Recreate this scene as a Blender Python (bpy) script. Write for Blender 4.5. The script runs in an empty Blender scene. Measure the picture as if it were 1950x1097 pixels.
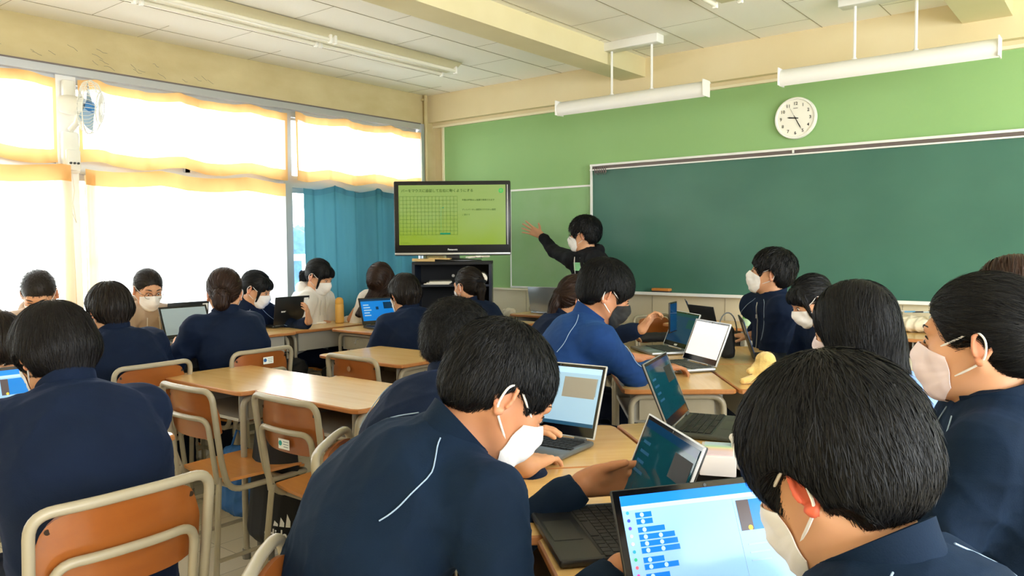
WORLD=7.0; EXPO=1.0
import bpy, math, random
import numpy as np
from mathutils import Vector, Matrix
random.seed(5); RNG=np.random.default_rng(7)
PI=math.pi
SC=bpy.context.scene; COL=SC.collection
# ---------------------------------------------------------------- camera
FPX=1489.0; CAM=np.array([5.308,-5.500,1.334]); YAW,PITCH,ROLL=[math.radians(a) for a in (38.52,3.11,-0.457)]
def cam_axes():
    cy,sy=math.cos(YAW),math.sin(YAW); cp,sp=math.cos(PITCH),math.sin(PITCH)
    f=np.array([-sy*cp,cy*cp,-sp]); r=np.array([cy,sy,0.]); u=np.cross(r,f)
    c,s=math.cos(ROLL),math.sin(ROLL)
    return r*c+u*s, -r*s+u*c, f
CR,CU,CF=cam_axes()
def ray(px,py): return CR*(px-975)/FPX-CU*(py-548.5)/FPX+CF
def atz(px,py,z): r=ray(px,py); return CAM+r*(z-CAM[2])/r[2]
def aty(px,py,y=0.): r=ray(px,py); return CAM+r*(y-CAM[1])/r[1]
def atx(px,py,x=0.): r=ray(px,py); return CAM+r*(x-CAM[0])/r[0]
def atd(px,py,d): return CAM+ray(px,py)*d
cd=bpy.data.cameras.new('camera'); cam=bpy.data.objects.new('camera',cd); COL.objects.link(cam)
cd.sensor_fit='HORIZONTAL'; cd.sensor_width=36.; cd.lens=FPX/1950*36; cd.clip_start=.02
cam.matrix_world=Matrix([[CR[i],CU[i],-CF[i],CAM[i]] for i in range(3)]+[[0,0,0,1]])
SC.camera=cam
def hd(th):                       # heading th degrees left of the viewing direction -> world unit vector
    a=YAW+math.radians(th); return np.array([-math.sin(a),math.cos(a),0.])
# ---------------------------------------------------------------- materials
def srgb(h):
    if isinstance(h,str): c=[int(h[i:i+2],16)/255 for i in (0,2,4)]
    else: c=[v/255 for v in h]
    return tuple(v/12.92 if v<=.04045 else ((v+.055)/1.055)**2.4 for v in c)+(1.,)
MATS={}
def mat(name,col,rough=.5,metal=0.,spec=.5,noise=None,bump=None,sss=0.,emit=None,sheent=None,sheen=0.,coat=0.):
    if name in MATS: return MATS[name]
    m=bpy.data.materials.new(name); m.use_nodes=True; nt=m.node_tree; b=nt.nodes['Principled BSDF']
    c=srgb(col) if not(isinstance(col,tuple) and len(col)==4) else col
    b.inputs['Base Color'].default_value=c; b.inputs['Roughness'].default_value=rough
    b.inputs['Metallic'].default_value=metal; b.inputs['Specular IOR Level'].default_value=spec
    if sss: b.inputs['Subsurface Weight'].default_value=sss; b.inputs['Subsurface Radius'].default_value=(.012,.004,.002); b.inputs['Subsurface Scale'].default_value=1.
    if sheen: b.inputs['Sheen Weight'].default_value=sheen; b.inputs['Sheen Roughness'].default_value=.5
    if sheent: q=srgb(sheent); b.inputs['Sheen Tint'].default_value=tuple(min(1,x*9) for x in q[:3])+(1,)
    if coat: b.inputs['Coat Weight'].default_value=coat; b.inputs['Coat Roughness'].default_value=.15
    if emit: b.inputs['Emission Color'].default_value=c; b.inputs['Emission Strength'].default_value=emit
    if noise:   # (second colour, scale, stretch xyz, amount)
        c2,sc,st,am=noise
        tc=nt.nodes.new('ShaderNodeTexCoord'); mp=nt.nodes.new('ShaderNodeMapping'); mp.inputs['Scale'].default_value=st
        n=nt.nodes.new('ShaderNodeTexNoise'); n.inputs['Scale'].default_value=sc; n.inputs['Detail'].default_value=4
        r=nt.nodes.new('ShaderNodeValToRGB'); r.color_ramp.elements[0].position=.5-am; r.color_ramp.elements[1].position=.5+am
        r.color_ramp.elements[0].color=c; r.color_ramp.elements[1].color=srgb(c2)
        L=nt.links.new; L(tc.outputs['Object'],mp.inputs['Vector']); L(mp.outputs[0],n.inputs['Vector']); L(n.outputs['Fac'],r.inputs['Fac']); L(r.outputs['Color'],b.inputs['Base Color'])
    if bump:    # (scale, strength, distance, stretch)
        tc=nt.nodes.new('ShaderNodeTexCoord'); mp=nt.nodes.new('ShaderNodeMapping'); mp.inputs['Scale'].default_value=bump[3] if len(bump)>3 else (1,1,1)
        n=nt.nodes.new('ShaderNodeTexNoise'); n.inputs['Scale'].default_value=bump[0]; n.inputs['Detail'].default_value=3
        bp=nt.nodes.new('ShaderNodeBump'); bp.inputs['Strength'].default_value=bump[1]; bp.inputs['Distance'].default_value=bump[2]
        L=nt.links.new; L(tc.outputs['Object'],mp.inputs['Vector']); L(mp.outputs[0],n.inputs['Vector']); L(n.outputs['Fac'],bp.inputs['Height']); L(bp.outputs['Normal'],b.inputs['Normal'])
    MATS[name]=m; return m
def cloth_sheer(name,col,transp,transl):
    m=bpy.data.materials.new(name); m.use_nodes=True; nt=m.node_tree; nt.nodes.clear(); L=nt.links.new
    o=nt.nodes.new('ShaderNodeOutputMaterial'); d=nt.nodes.new('ShaderNodeBsdfDiffuse'); t=nt.nodes.new('ShaderNodeBsdfTranslucent'); tr=nt.nodes.new('ShaderNodeBsdfTransparent')
    c=srgb(col); d.inputs[0].default_value=c; t.inputs[0].default_value=c; tr.inputs[0].default_value=c
    m1=nt.nodes.new('ShaderNodeMixShader'); m1.inputs[0].default_value=transl; L(d.outputs[0],m1.inputs[1]); L(t.outputs[0],m1.inputs[2])
    m2=nt.nodes.new('ShaderNodeMixShader'); m2.inputs[0].default_value=transp; L(m1.outputs[0],m2.inputs[1]); L(tr.outputs[0],m2.inputs[2]); L(m2.outputs[0],o.inputs[0])
    MATS[name]=m; return m
# ---------------------------------------------------------------- object helpers
def newobj(name,verts,faces,mats,parent=None,smooth=True,mi=None,auto=None):
    """verts in the parent's local frame (or in world for a top-level object whose origin is moved to loc)"""
    me=bpy.data.meshes.new(name)
    if isinstance(verts,np.ndarray) and isinstance(faces,np.ndarray):
        n=len(verts); k=faces.shape[1]; me.vertices.add(n); me.vertices.foreach_set('co',verts.astype(np.float32).ravel())
        me.loops.add(faces.size); me.loops.foreach_set('vertex_index',faces.astype(np.int32).ravel())
        me.polygons.add(len(faces)); me.polygons.foreach_set('loop_start',np.arange(0,faces.size,k,dtype=np.int32)); me.polygons.foreach_set('loop_total',np.full(len(faces),k,np.int32))
        me.update(calc_edges=True)
    else: me.from_pydata([tuple(v) for v in verts],[],[tuple(int(i) for i in f) for f in faces]); me.update()
    if not isinstance(mats,(list,tuple)): mats=[mats]
    for m in mats: me.materials.append(m)
    if mi is not None: me.polygons.foreach_set('material_index',np.array(mi,np.int32))
    if smooth:
        me.polygons.foreach_set('use_smooth',np.ones(len(me.polygons),bool))
        if auto: me.set_sharp_from_angle(angle=math.radians(auto))
    o=bpy.data.objects.new(name,me); COL.objects.link(o)
    if parent is not None: o.parent=parent
    return o
def tag(o,label=None,cat=None,group=None,kind=None):
    if label: o['label']=label
    if cat: o['category']=cat
    if group: o['group']=group
    if kind: o['kind']=kind
    return o
def empty(name,loc,rz=0.,label=None,cat=None,group=None):
    o=bpy.data.objects.new(name,None); COL.objects.link(o); o.location=loc; o.rotation_euler=(0,0,rz); o.empty_display_size=.05
    return tag(o,label,cat,group)
def copy_tree(o,parent=None):
    c=o.copy(); COL.objects.link(c)
    if parent is not None: c.parent=parent
    for ch in [x for x in CH.get(o.name,[])]: d=copy_tree(ch,c); 
    return c
CH={}
def index_children():
    CH.clear()
    for x in bpy.data.objects:
        if x.parent: CH.setdefault(x.parent.name,[]).append(x)
class MB:
    def __init__(s): s.v=[]; s.f=[]; s.m=[]
    def add(s,V,F,mi=0,M=None):
        b=len(s.v)
        for p in V:
            p=Vector(p)
            if M is not None: p=M@p
            s.v.append(tuple(p))
        for f in F: s.f.append(tuple(b+i for i in f)); s.m.append(mi)
        return s
    def box(s,c,h,mi=0,M=None,bev=0.,rz=0.):
        """centre c, full size h, optional bevel"""
        x,y,z=[a/2 for a in h]
        if bev<=0:
            V=[(sx*x,sy*y,sz*z) for sz in(-1,1) for sy in(-1,1) for sx in(-1,1)]
            F=[(0,2,3,1),(4,5,7,6),(0,1,5,4),(2,6,7,3),(0,4,6,2),(1,3,7,5)]
        else:
            V=[];F=[]; r=min(bev,x,y,z)
            ring=[]; 
            def prof(inset,zz):
                pts=[]
                rr=r
                for cx,cy,a0 in ((x-r,y-r,0),(-(x-r),y-r,90),(-(x-r),-(y-r),180),(x-r,-(y-r),270)):
                    for k in range(4):
                        a=math.radians(a0+30*k); pts.append((cx+(rr-inset)*math.cos(a),cy+(rr-inset)*math.sin(a),zz))
                return pts
            lv=[(r,-z),(r*.3,-z+r*.3),(0,-z+r),(0,z-r),(r*.3,z-r*.3),(r,z)]
            for ins,zz in lv: ring.append(len(V)); V+=prof(ins,zz)
            n=16
            for a,b in zip(ring,ring[1:]):
                for i in range(n): j=(i+1)%n; F.append((a+i,a+j,b+j,b+i))
            F.append(tuple(reversed(range(ring[0],ring[0]+n)))); F.append(tuple(range(ring[-1],ring[-1]+n)))
        R=Matrix.Translation(c)@Matrix.Rotation(rz,4,'Z')
        return s.add(V,F,mi,(M@R) if M is not None else R)
    def tube(s,P,r,n=10,mi=0,M=None,closed=False,caps=True,flat=None):
        P=[Vector(p) for p in P]; N=len(P); rs=r if isinstance(r,(list,tuple)) else [r]*N
        T=[]
        for i in range(N):
            a=P[(i-1)%N] if (closed or i>0) else P[i]; b=P[(i+1)%N] if (closed or i<N-1) else P[i]
            t=(b-a); T.append(t.normalized() if t.length>1e-9 else Vector((0,0,1)))
        up=Vector((0,0,1)) if abs(T[0].z)<.9 else Vector((1,0,0))
        u=(up-T[0]*up.dot(T[0])).normalized(); V=[]
        for i in range(N):
            u=(u-T[i]*u.dot(T[i]))
            if u.length<1e-6: u=Vector((1,0,0))-T[i]*T[i].x
            u.normalize(); w=T[i].cross(u)
            for k in range(n):
                a=2*PI*k/n; V.append(P[i]+(u*math.cos(a)*(flat or 1)+w*math.sin(a))*rs[i])
        F=[]
        for i in range(N if closed else N-1):
            a=i*n; b=((i+1)%N)*n
            for k in range(n): j=(k+1)%n; F.append((a+k,a+j,b+j,b+k))
        if caps and not closed: F.append(tuple(reversed(range(n)))); F.append(tuple((N-1)*n+k for k in range(n)))
        return s.add(V,F,mi,M)
    def cyl(s,a,b,r,n=20,mi=0,M=None,r2=None): return s.tube([a,b],[r,r if r2 is None else r2],n,mi,M)
    def lathe(s,prof,n=28,mi=0,M=None):
        V=[];F=[]
        for r,z in prof:
            for k in range(n): V.append((r*math.cos(2*PI*k/n),r*math.sin(2*PI*k/n),z))
        for i in range(len(prof)-1):
            for k in range(n): j=(k+1)%n; F.append((i*n+k,i*n+j,(i+1)*n+j,(i+1)*n+k))
        F.append(tuple(reversed(range(n)))); F.append(tuple((len(prof)-1)*n+k for k in range(n)))
        return s.add(V,F,mi,M)
    def grid(s,fn,nu,nv,mi=0,M=None,thick=0.,closed_u=False):
        """fn(u,v)->point, u,v in 0..1; thick>0 doubles it into a thin solid"""
        V=[fn(i/nu,j/nv) for j in range(nv+1) for i in range(nu+1)]; w=nu+1
        F=[(j*w+i,j*w+i+1,(j+1)*w+i+1,(j+1)*w+i) for j in range(nv) for i in range(nu)]
        if thick:
            A=np.array([tuple(p) for p in V]).reshape(nv+1,nu+1,3)
            du=np.gradient(A,axis=1); dv=np.gradient(A,axis=0); nn=np.cross(du,dv); nn/=np.linalg.norm(nn,axis=2,keepdims=True)+1e-12
            B=(A-nn*thick).reshape(-1,3); n0=len(V); V=V+[tuple(p) for p in B]
            F=F+[tuple(n0+i for i in reversed(f)) for f in F]
            e=[i for i in range(nu+1)]+[j*w+nu for j in range(1,nv+1)]+[nv*w+i for i in range(nu-1,-1,-1)]+[j*w for j in range(nv-1,-1,-1)]
            for a,b in zip(e,e[1:]): F.append((b,a,n0+a,n0+b))
        return s.add(V,F,mi,M)
    def build(s,name,mats,parent=None,smooth=True,auto=35):
        return newobj(name,s.v,s.f,mats,parent,smooth,s.m if isinstance(mats,(list,tuple)) else None,auto)
def struct(name,mb,m,smooth=True):
    return tag(mb.build(name,m,None,smooth),kind='structure')
def rounded(P,r,seg=5,closed=False):
    """polyline with rounded corners"""
    P=[Vector(p) for p in P]; out=[]; N=len(P)
    for i in range(N):
        if not closed and (i==0 or i==N-1): out.append(P[i]); continue
        a,b,c=P[i-1],P[i],P[(i+1)%N]; d1=(a-b); d2=(c-b); rr=min(r,d1.length*.49,d2.length*.49)
        p1=b+d1.normalized()*rr; p2=b+d2.normalized()*rr
        for k in range(seg+1): t=k/seg; out.append(p1*(1-t)**2+b*2*t*(1-t)+p2*t*t)
    return out
def fill_poly(mb,pts,z,thick,mi=0,M=None):
    n=len(pts); V=[(x,y,z) for x,y in pts]+[(x,y,z-thick) for x,y in pts]
    F=[tuple(range(n)),tuple(reversed(range(n,2*n)))]+[(i,n+i,n+(i+1)%n,(i+1)%n) for i in range(n)]
    return mb.add(V,F,mi,M)
TXT={}
def text_geo(s,size,bold=0.,depth=.0006,align='LEFT'):
    key=(s,size,bold,depth,align)
    if key in TXT: return TXT[key]
    cu=bpy.data.curves.new('t','FONT'); cu.body=s; cu.size=size; cu.offset=bold; cu.extrude=depth/2; cu.align_x=align; cu.resolution_u=2
    o=bpy.data.objects.new('t',cu); COL.objects.link(o); dg=bpy.context.evaluated_depsgraph_get(); dg.update()
    me=o.evaluated_get(dg).to_mesh(); V=[tuple(v.co) for v in me.vertices]; F=[tuple(p.vertices) for p in me.polygons]
    o.evaluated_get(dg).to_mesh_clear(); bpy.data.objects.remove(o); bpy.data.curves.remove(cu)
    TXT[key]=(V,F); return V,F
# ---------------------------------------------------------------- palette
M=MATS
mat('cream_wall','E6D8B4',.75,noise=('DCCB9F',2.2,(1,1,1),.35),bump=(60,.12,.002))
mat('tan_wall','CFC196',.8,noise=('BBAA7C',3.,(1,1,2),.3),bump=(40,.2,.003))
mat('ceiling_board','F7F4EA',.85,bump=(240,.5,.002))
mat('seam','A29A84',.9)
mat('beam_paint','DDD3AC',.75,noise=('D3C79B',3,(1,1,1),.3))
mat('green_wall','86B070',.8,noise=('95BB7E',1.2,(1,1,1),.4),bump=(220,.25,.001))
mat('trim_paint','EFE6C8',.5)
mat('white_paint','F2F1EC',.4)
mat('alu','B9BCC0',.35,metal=.6)
mat('alu_dark','6A5F5C',.5)
mat('white_metal','E9E9E6',.35)
mat('floor_tile','CFC4AC',.35,noise=('C0B296',6,(1,1,1),.3),coat=.2)
mat('skirting','8A7D66',.6)
mat('panel_cream','E3D9BC',.6)
mat('tube_paint','A59D89',.38,spec=.6,noise=('9C937E',14,(1,1,1),.25))
mat('rubber_grey','77736C',.7)
mat('steel_tray','A7A49A',.5,metal=.1)
mat('tray_dark','5C5348',.6)
mat('black_plastic','0D0E11',.35); mat('black_matte','141519',.75); mat('dark_grey','2A2D30',.5)
mat('navy_stand','0E1A2E',.35); mat('silver','BFC2C6',.3,metal=.7); mat('silver_bright','D9DBDE',.35,metal=.3)
mat('paper','EEEAE0',.8); mat('ink','16181C',.6); mat('white_plastic','F0EFEA',.35)
def wood(name,c1,c2,rough,coat,sx=(1.2,14,6)):
    m=mat(name,c1,rough,noise=(c2,3.0,sx,.28),coat=coat,spec=.5); return m
wood('desk_wood','E4BF80','D8AE6C',.26,.25); wood('desk_edge','B97C46','A86D3B',.4,0)
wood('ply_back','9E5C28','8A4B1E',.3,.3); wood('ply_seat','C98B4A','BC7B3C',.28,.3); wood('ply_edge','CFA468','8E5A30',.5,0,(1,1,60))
# ================================================================ THE ROOM
HC=2.76; RX=8.2; BY=-9.0
b=MB(); b.box((RX/2,BY/2,-.05),(RX+.4,-BY+.4,.1)); fl=b.build('floor',M['floor_tile'],None,False); tag(fl,kind='structure')
mm=M['floor_tile']; nt=mm.node_tree   # tile joints
tc=nt.nodes.new('ShaderNodeTexCoord'); br=nt.nodes.new('ShaderNodeTexBrick'); br.offset=0; br.inputs['Scale'].default_value=1; br.inputs['Brick Width'].default_value=.303; br.inputs['Row Height'].default_value=.303; br.inputs['Mortar Size'].default_value=.0015
br.inputs['Color1'].default_value=srgb('E2D8C2'); br.inputs['Color2'].default_value=srgb('D8CCB2'); br.inputs['Mortar'].default_value=srgb('8F846F')
nt.links.new(tc.outputs['Object'],br.inputs['Vector']); nt.links.new(br.outputs['Color'],nt.nodes['Principled BSDF'].inputs['Base Color'])
b=MB(); b.box((RX/2,BY/2,HC+.05),(RX+.4,-BY+.4,.1)); struct('ceiling',b,M['ceiling_board'],False)
b=MB()
for i in range(30):
    x=2.81+.42*(i-7)
    if 0<x<RX: b.box((x,BY/2,HC-.0005),(.005,-BY,.003))
for j in range(24):
    y=-.35-.84*j/2.
    for i in range(20):
        if (i+j)%2: continue
        x=2.81+.42*(i-7)
        if x+.42<RX and x>-.3: b.box((max(x,0)+.21,y,HC-.0003),(.42,.0025,.0016))
struct('trim_1',b,M['seam'],False)
for i,(x0,x1,z) in enumerate(((2.12,2.335,2.616),(4.465,4.72,2.636))):
    b=MB(); b.box(((x0+x1)/2,BY/2,(z+HC)/2),(x1-x0,-BY,HC-z)); struct('trim_%d'%(i+2),b,M['beam_paint'],False)
# front wall, with a header beam standing proud above the green band
b=MB(); b.box((RX/2,.1,HC/2),(RX+.4,.2,HC)); struct('wall_front',b,M['cream_wall'],False)
GZ=2.462
b=MB(); b.box((RX/2,-.05,(GZ+.045+HC)/2),(RX,.10,HC-GZ-.045)); b.box((RX/2,-.02,GZ+.035),(RX,.04,.03)); struct('trim_4',b,M['cream_wall'],False)
b=MB(); b.box((RX/2,-.018,GZ+.01),(RX,.036,.02)); b.box((.118,-.012,(GZ+.95)/2+.0),(.02,.024,GZ-.95)); b.box((RX/2,-.02,.945),(RX,.03,.015)); struct('trim_5',b,M['trim_paint'],False)
b=MB(); b.box(((RX+.126)/2,-.004,(GZ+.95)/2),(RX-.126,.008,GZ-.95)); struct('wall_front_panel',b,M['green_wall'],False)
b=MB(); b.box((RX/2,-.006,.47),(RX,.012,.94)); struct('trim_6',b,M['panel_cream'],False)
b=MB()
for x in [1.10,1.43,2.35,2.95,3.55,4.15,4.75,5.3]: b.box((x,-.0125,.50),(.004,.003,.86))
struct('trim_7',b,M['seam'],False)
b=MB(); b.box((RX/2,-.02,.05),(RX,.02,.10)); struct('baseboard_front',b,M['skirting'],False)
# window wall
WT=2.482; SILL=.80
b=MB(); b.box((-.10,(BY-.19)/2,(WT+HC)/2),(.20,-BY-.19,HC-WT)); b.box((-.10,(BY-.19)/2,SILL/2),(.20,-BY-.19,SILL)); b.box((-.10,-.095,HC/2),(.20,.19,HC)); b.box((-.10,BY+.3,(SILL+WT)/2),(.2,.6,WT-SILL))
struct('wall_left',b,M['tan_wall'],False)
b=MB()
# track rail and head frame
b.box((.02,-4.6,WT-.03),(.06,8.7,.055)); b.box((-.05,-4.6,WT-.08),(.08,8.7,.05)); b.box((.02,-.215,1.62),(.05,.035,1.72)); b.box((-.03,-.20,1.62),(.05,.03,1.72))
b.box((-.05,-4.6,SILL+.02),(.12,8.7,.04)); struct('window_frame_rail',b,M['alu'],False)
b=MB(); b.box((.052,-4.6,WT-.004),(.008,8.7,.009)); struct('trim_8',b,M['alu_dark'],False)
MU=[-1.70,-3.34,-4.98,-6.62]
for k,y in enumerate(MU):
    b=MB(); b.box((-.04,y,1.64),(.09,.085 if k!=1 else .12,1.66)); struct('trim_%d'%(9+k),b,M['white_metal' if k==1 else 'alu'],False)
edges=[-.22]+MU+[-8.4]
for k in range(5):
    y1,y0=edges[k]-.04,edges[k+1]+.04; ym=(y0+y1)/2
    b=MB(); b.box((-.06,ym,1.845),(.06,y1-y0,.06))
    for z0,z1,off in ((.84,1.815,0),(1.875,2.40,0)):
        for ya,yb,xx in ((y0,ym+.02,-.075),(ym-.02,y1,-.045)):
            b.box((xx,(ya+yb)/2,z0+.02),(.028,yb-ya,.04)); b.box((xx,(ya+yb)/2,z1-.02),(.028,yb-ya,.04))
            b.box((xx,ya+.018,(z0+z1)/2),(.028,.036,z1-z0)); b.box((xx,yb-.018,(z0+z1)/2),(.028,.036,z1-z0))
    wf=struct('window_%d'%(k+1),b,M['alu'],False)
    g=MB(); g.box((-.075,(y0+ym)/2,1.32),(.004,ym-y0-.03,.94)); g.box((-.045,(y1+ym)/2,1.32),(.004,y1-ym-.03,.94)); g.box((-.075,(y0+ym)/2,2.13),(.004,ym-y0-.03,.48)); g.box((-.045,(y1+ym)/2,2.13),(.004,y1-ym-.03,.48))
    gm=MATS.get('pane')
    if not gm:
        gm=bpy.data.materials.new('pane'); gm.use_nodes=True; t=gm.node_tree; t.nodes.clear(); o_=t.nodes.new('ShaderNodeOutputMaterial'); a_=t.nodes.new('ShaderNodeBsdfTransparent'); a_.inputs[0].default_value=(.97,.98,.98,1); gl=t.nodes.new('ShaderNodeBsdfGlossy'); gl.inputs['Roughness'].default_value=.02; mx=t.nodes.new('ShaderNodeMixShader'); fr=t.nodes.new('ShaderNodeFresnel'); fr.inputs[0].default_value=1.3
        t.links.new(fr.outputs[0],mx.inputs[0]); t.links.new(a_.outputs[0],mx.inputs[1]); t.links.new(gl.outputs[0],mx.inputs[2]); t.links.new(mx.outputs[0],o_.inputs[0]); MATS['pane']=gm
    g.build('pane',gm,wf,False)
# worn paint: short cracks and pencil marks on the header over the windows
b=MB()
for k in range(34):
    y=-5.0+random.random()*2.7; z=2.53+random.random()*.05+ (.0 if k%5 else .05); L=.02+.05*random.random()
    P=[(.0012,y+L*t,z+(random.random()-.5)*.012-.02*t) for t in (0,.3,.6,1)]
    b.tube(P,.0016,4)
tag(b.build('trim_13',M['seam'],None),kind='structure')
# remaining walls, out of the picture; right one opened wide to add fill light
b=MB(); b.box((RX/2,BY-.1,HC/2),(RX+.4,.2,HC)); struct('wall_back',b,M['cream_wall'],False)
b=MB(); b.box((RX+.1,BY/2,.45),(.2,-BY,.9)); b.box((RX+.1,BY/2,2.6),(.2,-BY,.32)); b.box((RX+.1,-.6,1.5),(.2,1.2,1.9)); b.box((RX+.1,-8.4,1.5),(.2,1.2,1.9)); struct('wall_right',b,M['cream_wall'],False)
b=MB(); b.tube([(.035,-.165,SILL),(.035,-.165,2.70),(.03,-.16,2.755)],.017,12); b.box((.02,-.165,2.71),(.05,.05,.02)); tag(b.build('conduit_pipe',M['tan_wall'],None),'thin painted pipe running up the wall beside the last window','pipe')
# ---------------------------------------------------------------- curtains
cloth_sheer('sheer','FBFAF5',.30,.55); cloth_sheer('tan_band','EBB877',.0,.45); cloth_sheer('blue_cloth','4C8595',.0,.10); cloth_sheer('blue_band','467A8C',0,.12)
def curtain(name,y0,y1,z0,z1,x,waves,amp,label,group,mats,top=.06,bot=.06,sag=.02,seed=0,side=True,drift=0.):
    r=random.Random(seed); ph=[r.random()*6 for _ in range(4)]
    nu=int((y1-y0)*55); nv=26
    def fn(u,v):
        z=z0+(z1-z0)*v; y=y0+(y1-y0)*u
        w=math.sin(u*waves*2*PI+ph[0]+.6*math.sin(u*9+ph[1]))*amp*(.75+.35*math.sin(u*5+ph[2]))*(1.1-.35*v)
        w+=amp*.35*math.sin(u*waves*4.3*PI+ph[3]+v*1.5)
        sg=-sag*abs(math.sin(u*waves*.5*PI+ph[1]))*v if v>.5 else sag*.6*math.sin(u*waves*PI+ph[3])*(1-v)
        return (x+w,y+drift*(1-v)*u,z+sg)
    b=MB(); V=[];w_=nu+1
    for j in range(nv+1):
        for i in range(nu+1): V.append(fn(i/nu,j/nv))
    F=[];mi=[]
    for j in range(nv):
        zc=(z1-z0)*(j+.5)/nv; 
        for i in range(nu):
            F.append((j*w_+i,j*w_+i+1,(j+1)*w_+i+1,(j+1)*w_+i))
            uu=(i+.5)/nu*(y1-y0)
            mi.append(1 if (zc<bot or zc>(z1-z0)-top or (side and (uu<.025 or uu>(y1-y0)-.025))) else 0)
    o=newobj(name,V,F,mats,None,True,mi); return tag(o,label,'curtain',group)
S=[M['sheer'],M['tan_band']]; B2=[M['blue_cloth'],M['blue_band']]
for (a,c,lab,sd) in ((-5.0,-3.42,'upper white valance with tan bands left of the wall fan',1),(-3.29,-1.735,'upper white valance with tan bands right of the wall fan, the widest one',2),(-1.66,-.235,'upper white valance with tan bands above the blue curtain',3),(-8.2,-5.08,'upper white valance nearest the back of the room',4)):
    curtain('valance_curtain',a,c,1.875,2.415,.06,5.5 if c-a<2 else 12,.02,lab,'upper valances',S,top=.065,bot=.075,sag=.028,seed=sd)
for (a,c,lab,sd,z0,w) in ((-5.0,-3.375,'long white sheer curtain with tan header at left edge of the photo',11,.55,4),(-3.29,-1.80,'long white sheer curtain with tan header behind the seated row',12,.55,4.5),(-8.2,-5.08,'long white sheer curtain nearest the back of the room',14,.55,9)):
    curtain('sheer_curtain',a,c,z0,1.86,.115,w,.016,lab,'long sheer curtains',S,top=.085,bot=.05,sag=.03,seed=sd,side=False)
curtain('blue_curtain',-1.60,-.30,.55,1.85,.075,5.5,.035,'long blue curtain hanging beside the television','',B2,top=.05,bot=.0,sag=.05,seed=21,side=False,drift=.0)
bpy.data.objects['blue_curtain']['group']='blue curtains'; del bpy.data.objects['blue_curtain']['group']
# gathered stretch of sheer beside the fan post
for k,(y,lab) in enumerate(((-3.40,'narrow gathered cream curtain just left of the fan post'),(-3.255,'narrow gathered cream curtain just right of the fan post'))):
    b=MB(); 
    def fn(u,v,y=y): return (.085+.016*math.sin(u*6*PI+1),y+(u-.5)*.09*(.7+.3*(1-v)),.6+1.20*v)
    b.grid(fn,30,12,0,None); tag(b.build('gathered_curtain',M['tan_sheer'] if 'tan_sheer' in M else cloth_sheer('tan_sheer','F7E6C4',.1,.5),None),lab,'curtain')
# ---------------------------------------------------------------- outside
mat('concrete_out','F4F5F7',.8); mat('leaf_out','1F3A5C',.9,noise=('375A80',5,(1,1,1),.3)); mat('trunk_out','3A4048',.9)
b=MB(); b.box((-1.15,BY/2,.30),(1.9,-BY+3,.12)); tag(b.build('balcony_slab',M['concrete_out'],None,False),'white concrete balcony outside the windows','balcony')
rr=empty('balcony_railing',(-2.0,-2.5,.36),0,'white painted balcony railing seen in the gap beside the blue curtain','railing')
b=MB(); b.box((0,0,.86),(.06,9,.07)); b.box((0,0,.08),(.04,9,.04)); b.build('top_rail',M['white_metal'],rr,False)
for k in range(46):
    b=MB(); b.box((0,-4.4+k*.195,.45),(.028,.028,.78)); b.build('baluster',M['white_metal'],rr,False)
b=MB(); b.box((-32,4,-3.6),(60,140,.2)); tag(b.build('ground_outside',M['concrete_out'],None,False),kind='structure')
# ================================================================ FRONT WALL THINGS
t=empty('chalkboard',(3.55,-.01,0),0,'large dark green chalkboard with aluminium frame filling the front wall','chalkboard')
BX0,BX1,BZ0,BZ1=1.815-3.55,5.45-3.55,.955,1.97
mat('board_green','3A6659',.32,noise=('4A7868',1.6,(1,1,1.4),.32),spec=.35)
b=MB(); b.box(((BX0+BX1)/2,-.02,(BZ0+BZ1)/2),(BX1-BX0,.02,BZ1-BZ0)); b.build('writing_surface',M['board_green'],t,False)
b=MB(); b.box(((BX0+BX1)/2,-.025,BZ1+.012),(BX1-BX0+.03,.045,.016)); b.box(((BX0+BX1)/2,-.03,BZ1-.026),(BX1-BX0+.03,.04,.010)); b.box((BX0-.006,-.025,(BZ0+BZ1)/2),(.016,.04,BZ1-BZ0+.03)); b.box((BX1,-.025,(BZ0+BZ1)/2),(.016,.04,BZ1-BZ0))
b.build('frame',M['white_metal'],t,False)
b=MB(); b.box(((BX0+BX1)/2,-.02,BZ1-.006),(BX1-BX0,.03,.026)); b.build('hook_rail',M['alu_dark'],t,False)
b=MB(); b.box(((BX0+BX1)/2,-.05,BZ0-.006),(BX1-BX0+.02,.085,.014),bev=.004); b.box(((BX0+BX1)/2,-.092,BZ0+.0),(BX1-BX0+.02,.006,.022)); b.build('chalk_tray',M['white_metal'],t,False)
for k in range(6):
    b=MB(); x=BX0+.035+.020*k; b.box((x,-.045,BZ1-.03),(.012,.012,.045),bev=.003); b.tube([(x,-.05,BZ1-.045),(x,-.056,BZ1-.062),(x,-.045,BZ1-.066)],.0025,6); b.build('hanging_clip',M['alu_dark'],t)
b=MB(); b.box((3.455-3.55,-.05,BZ1-.006),(.012,.01,.024)); b.build('rail_joint',M['white_metal'],t,False)
t=empty('side_board',(1.37,-.006,0),0,'light green side board with white top rail between television and chalkboard','board')
mat('side_green','80AE6E',.7,noise=('99BA8C',2.5,(1,1,1.2),.3)); mat('chalk_smear','A9CBA0',.9,noise=('93C07E',9,(1,1,.6),.2))
b=MB(); b.box((0,-.008,1.395),(.86,.014,.85)); b.build('surface',M['side_green'],t,False)
b=MB(); b.box((-.0,-.012,1.822),(.87,.02,.016)); b.box((0,-.012,.965),(.87,.022,.016)); b.box((-.43,-.012,1.395),(.01,.02,.86)); b.build('frame',M['white_metal'],t,False)
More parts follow.
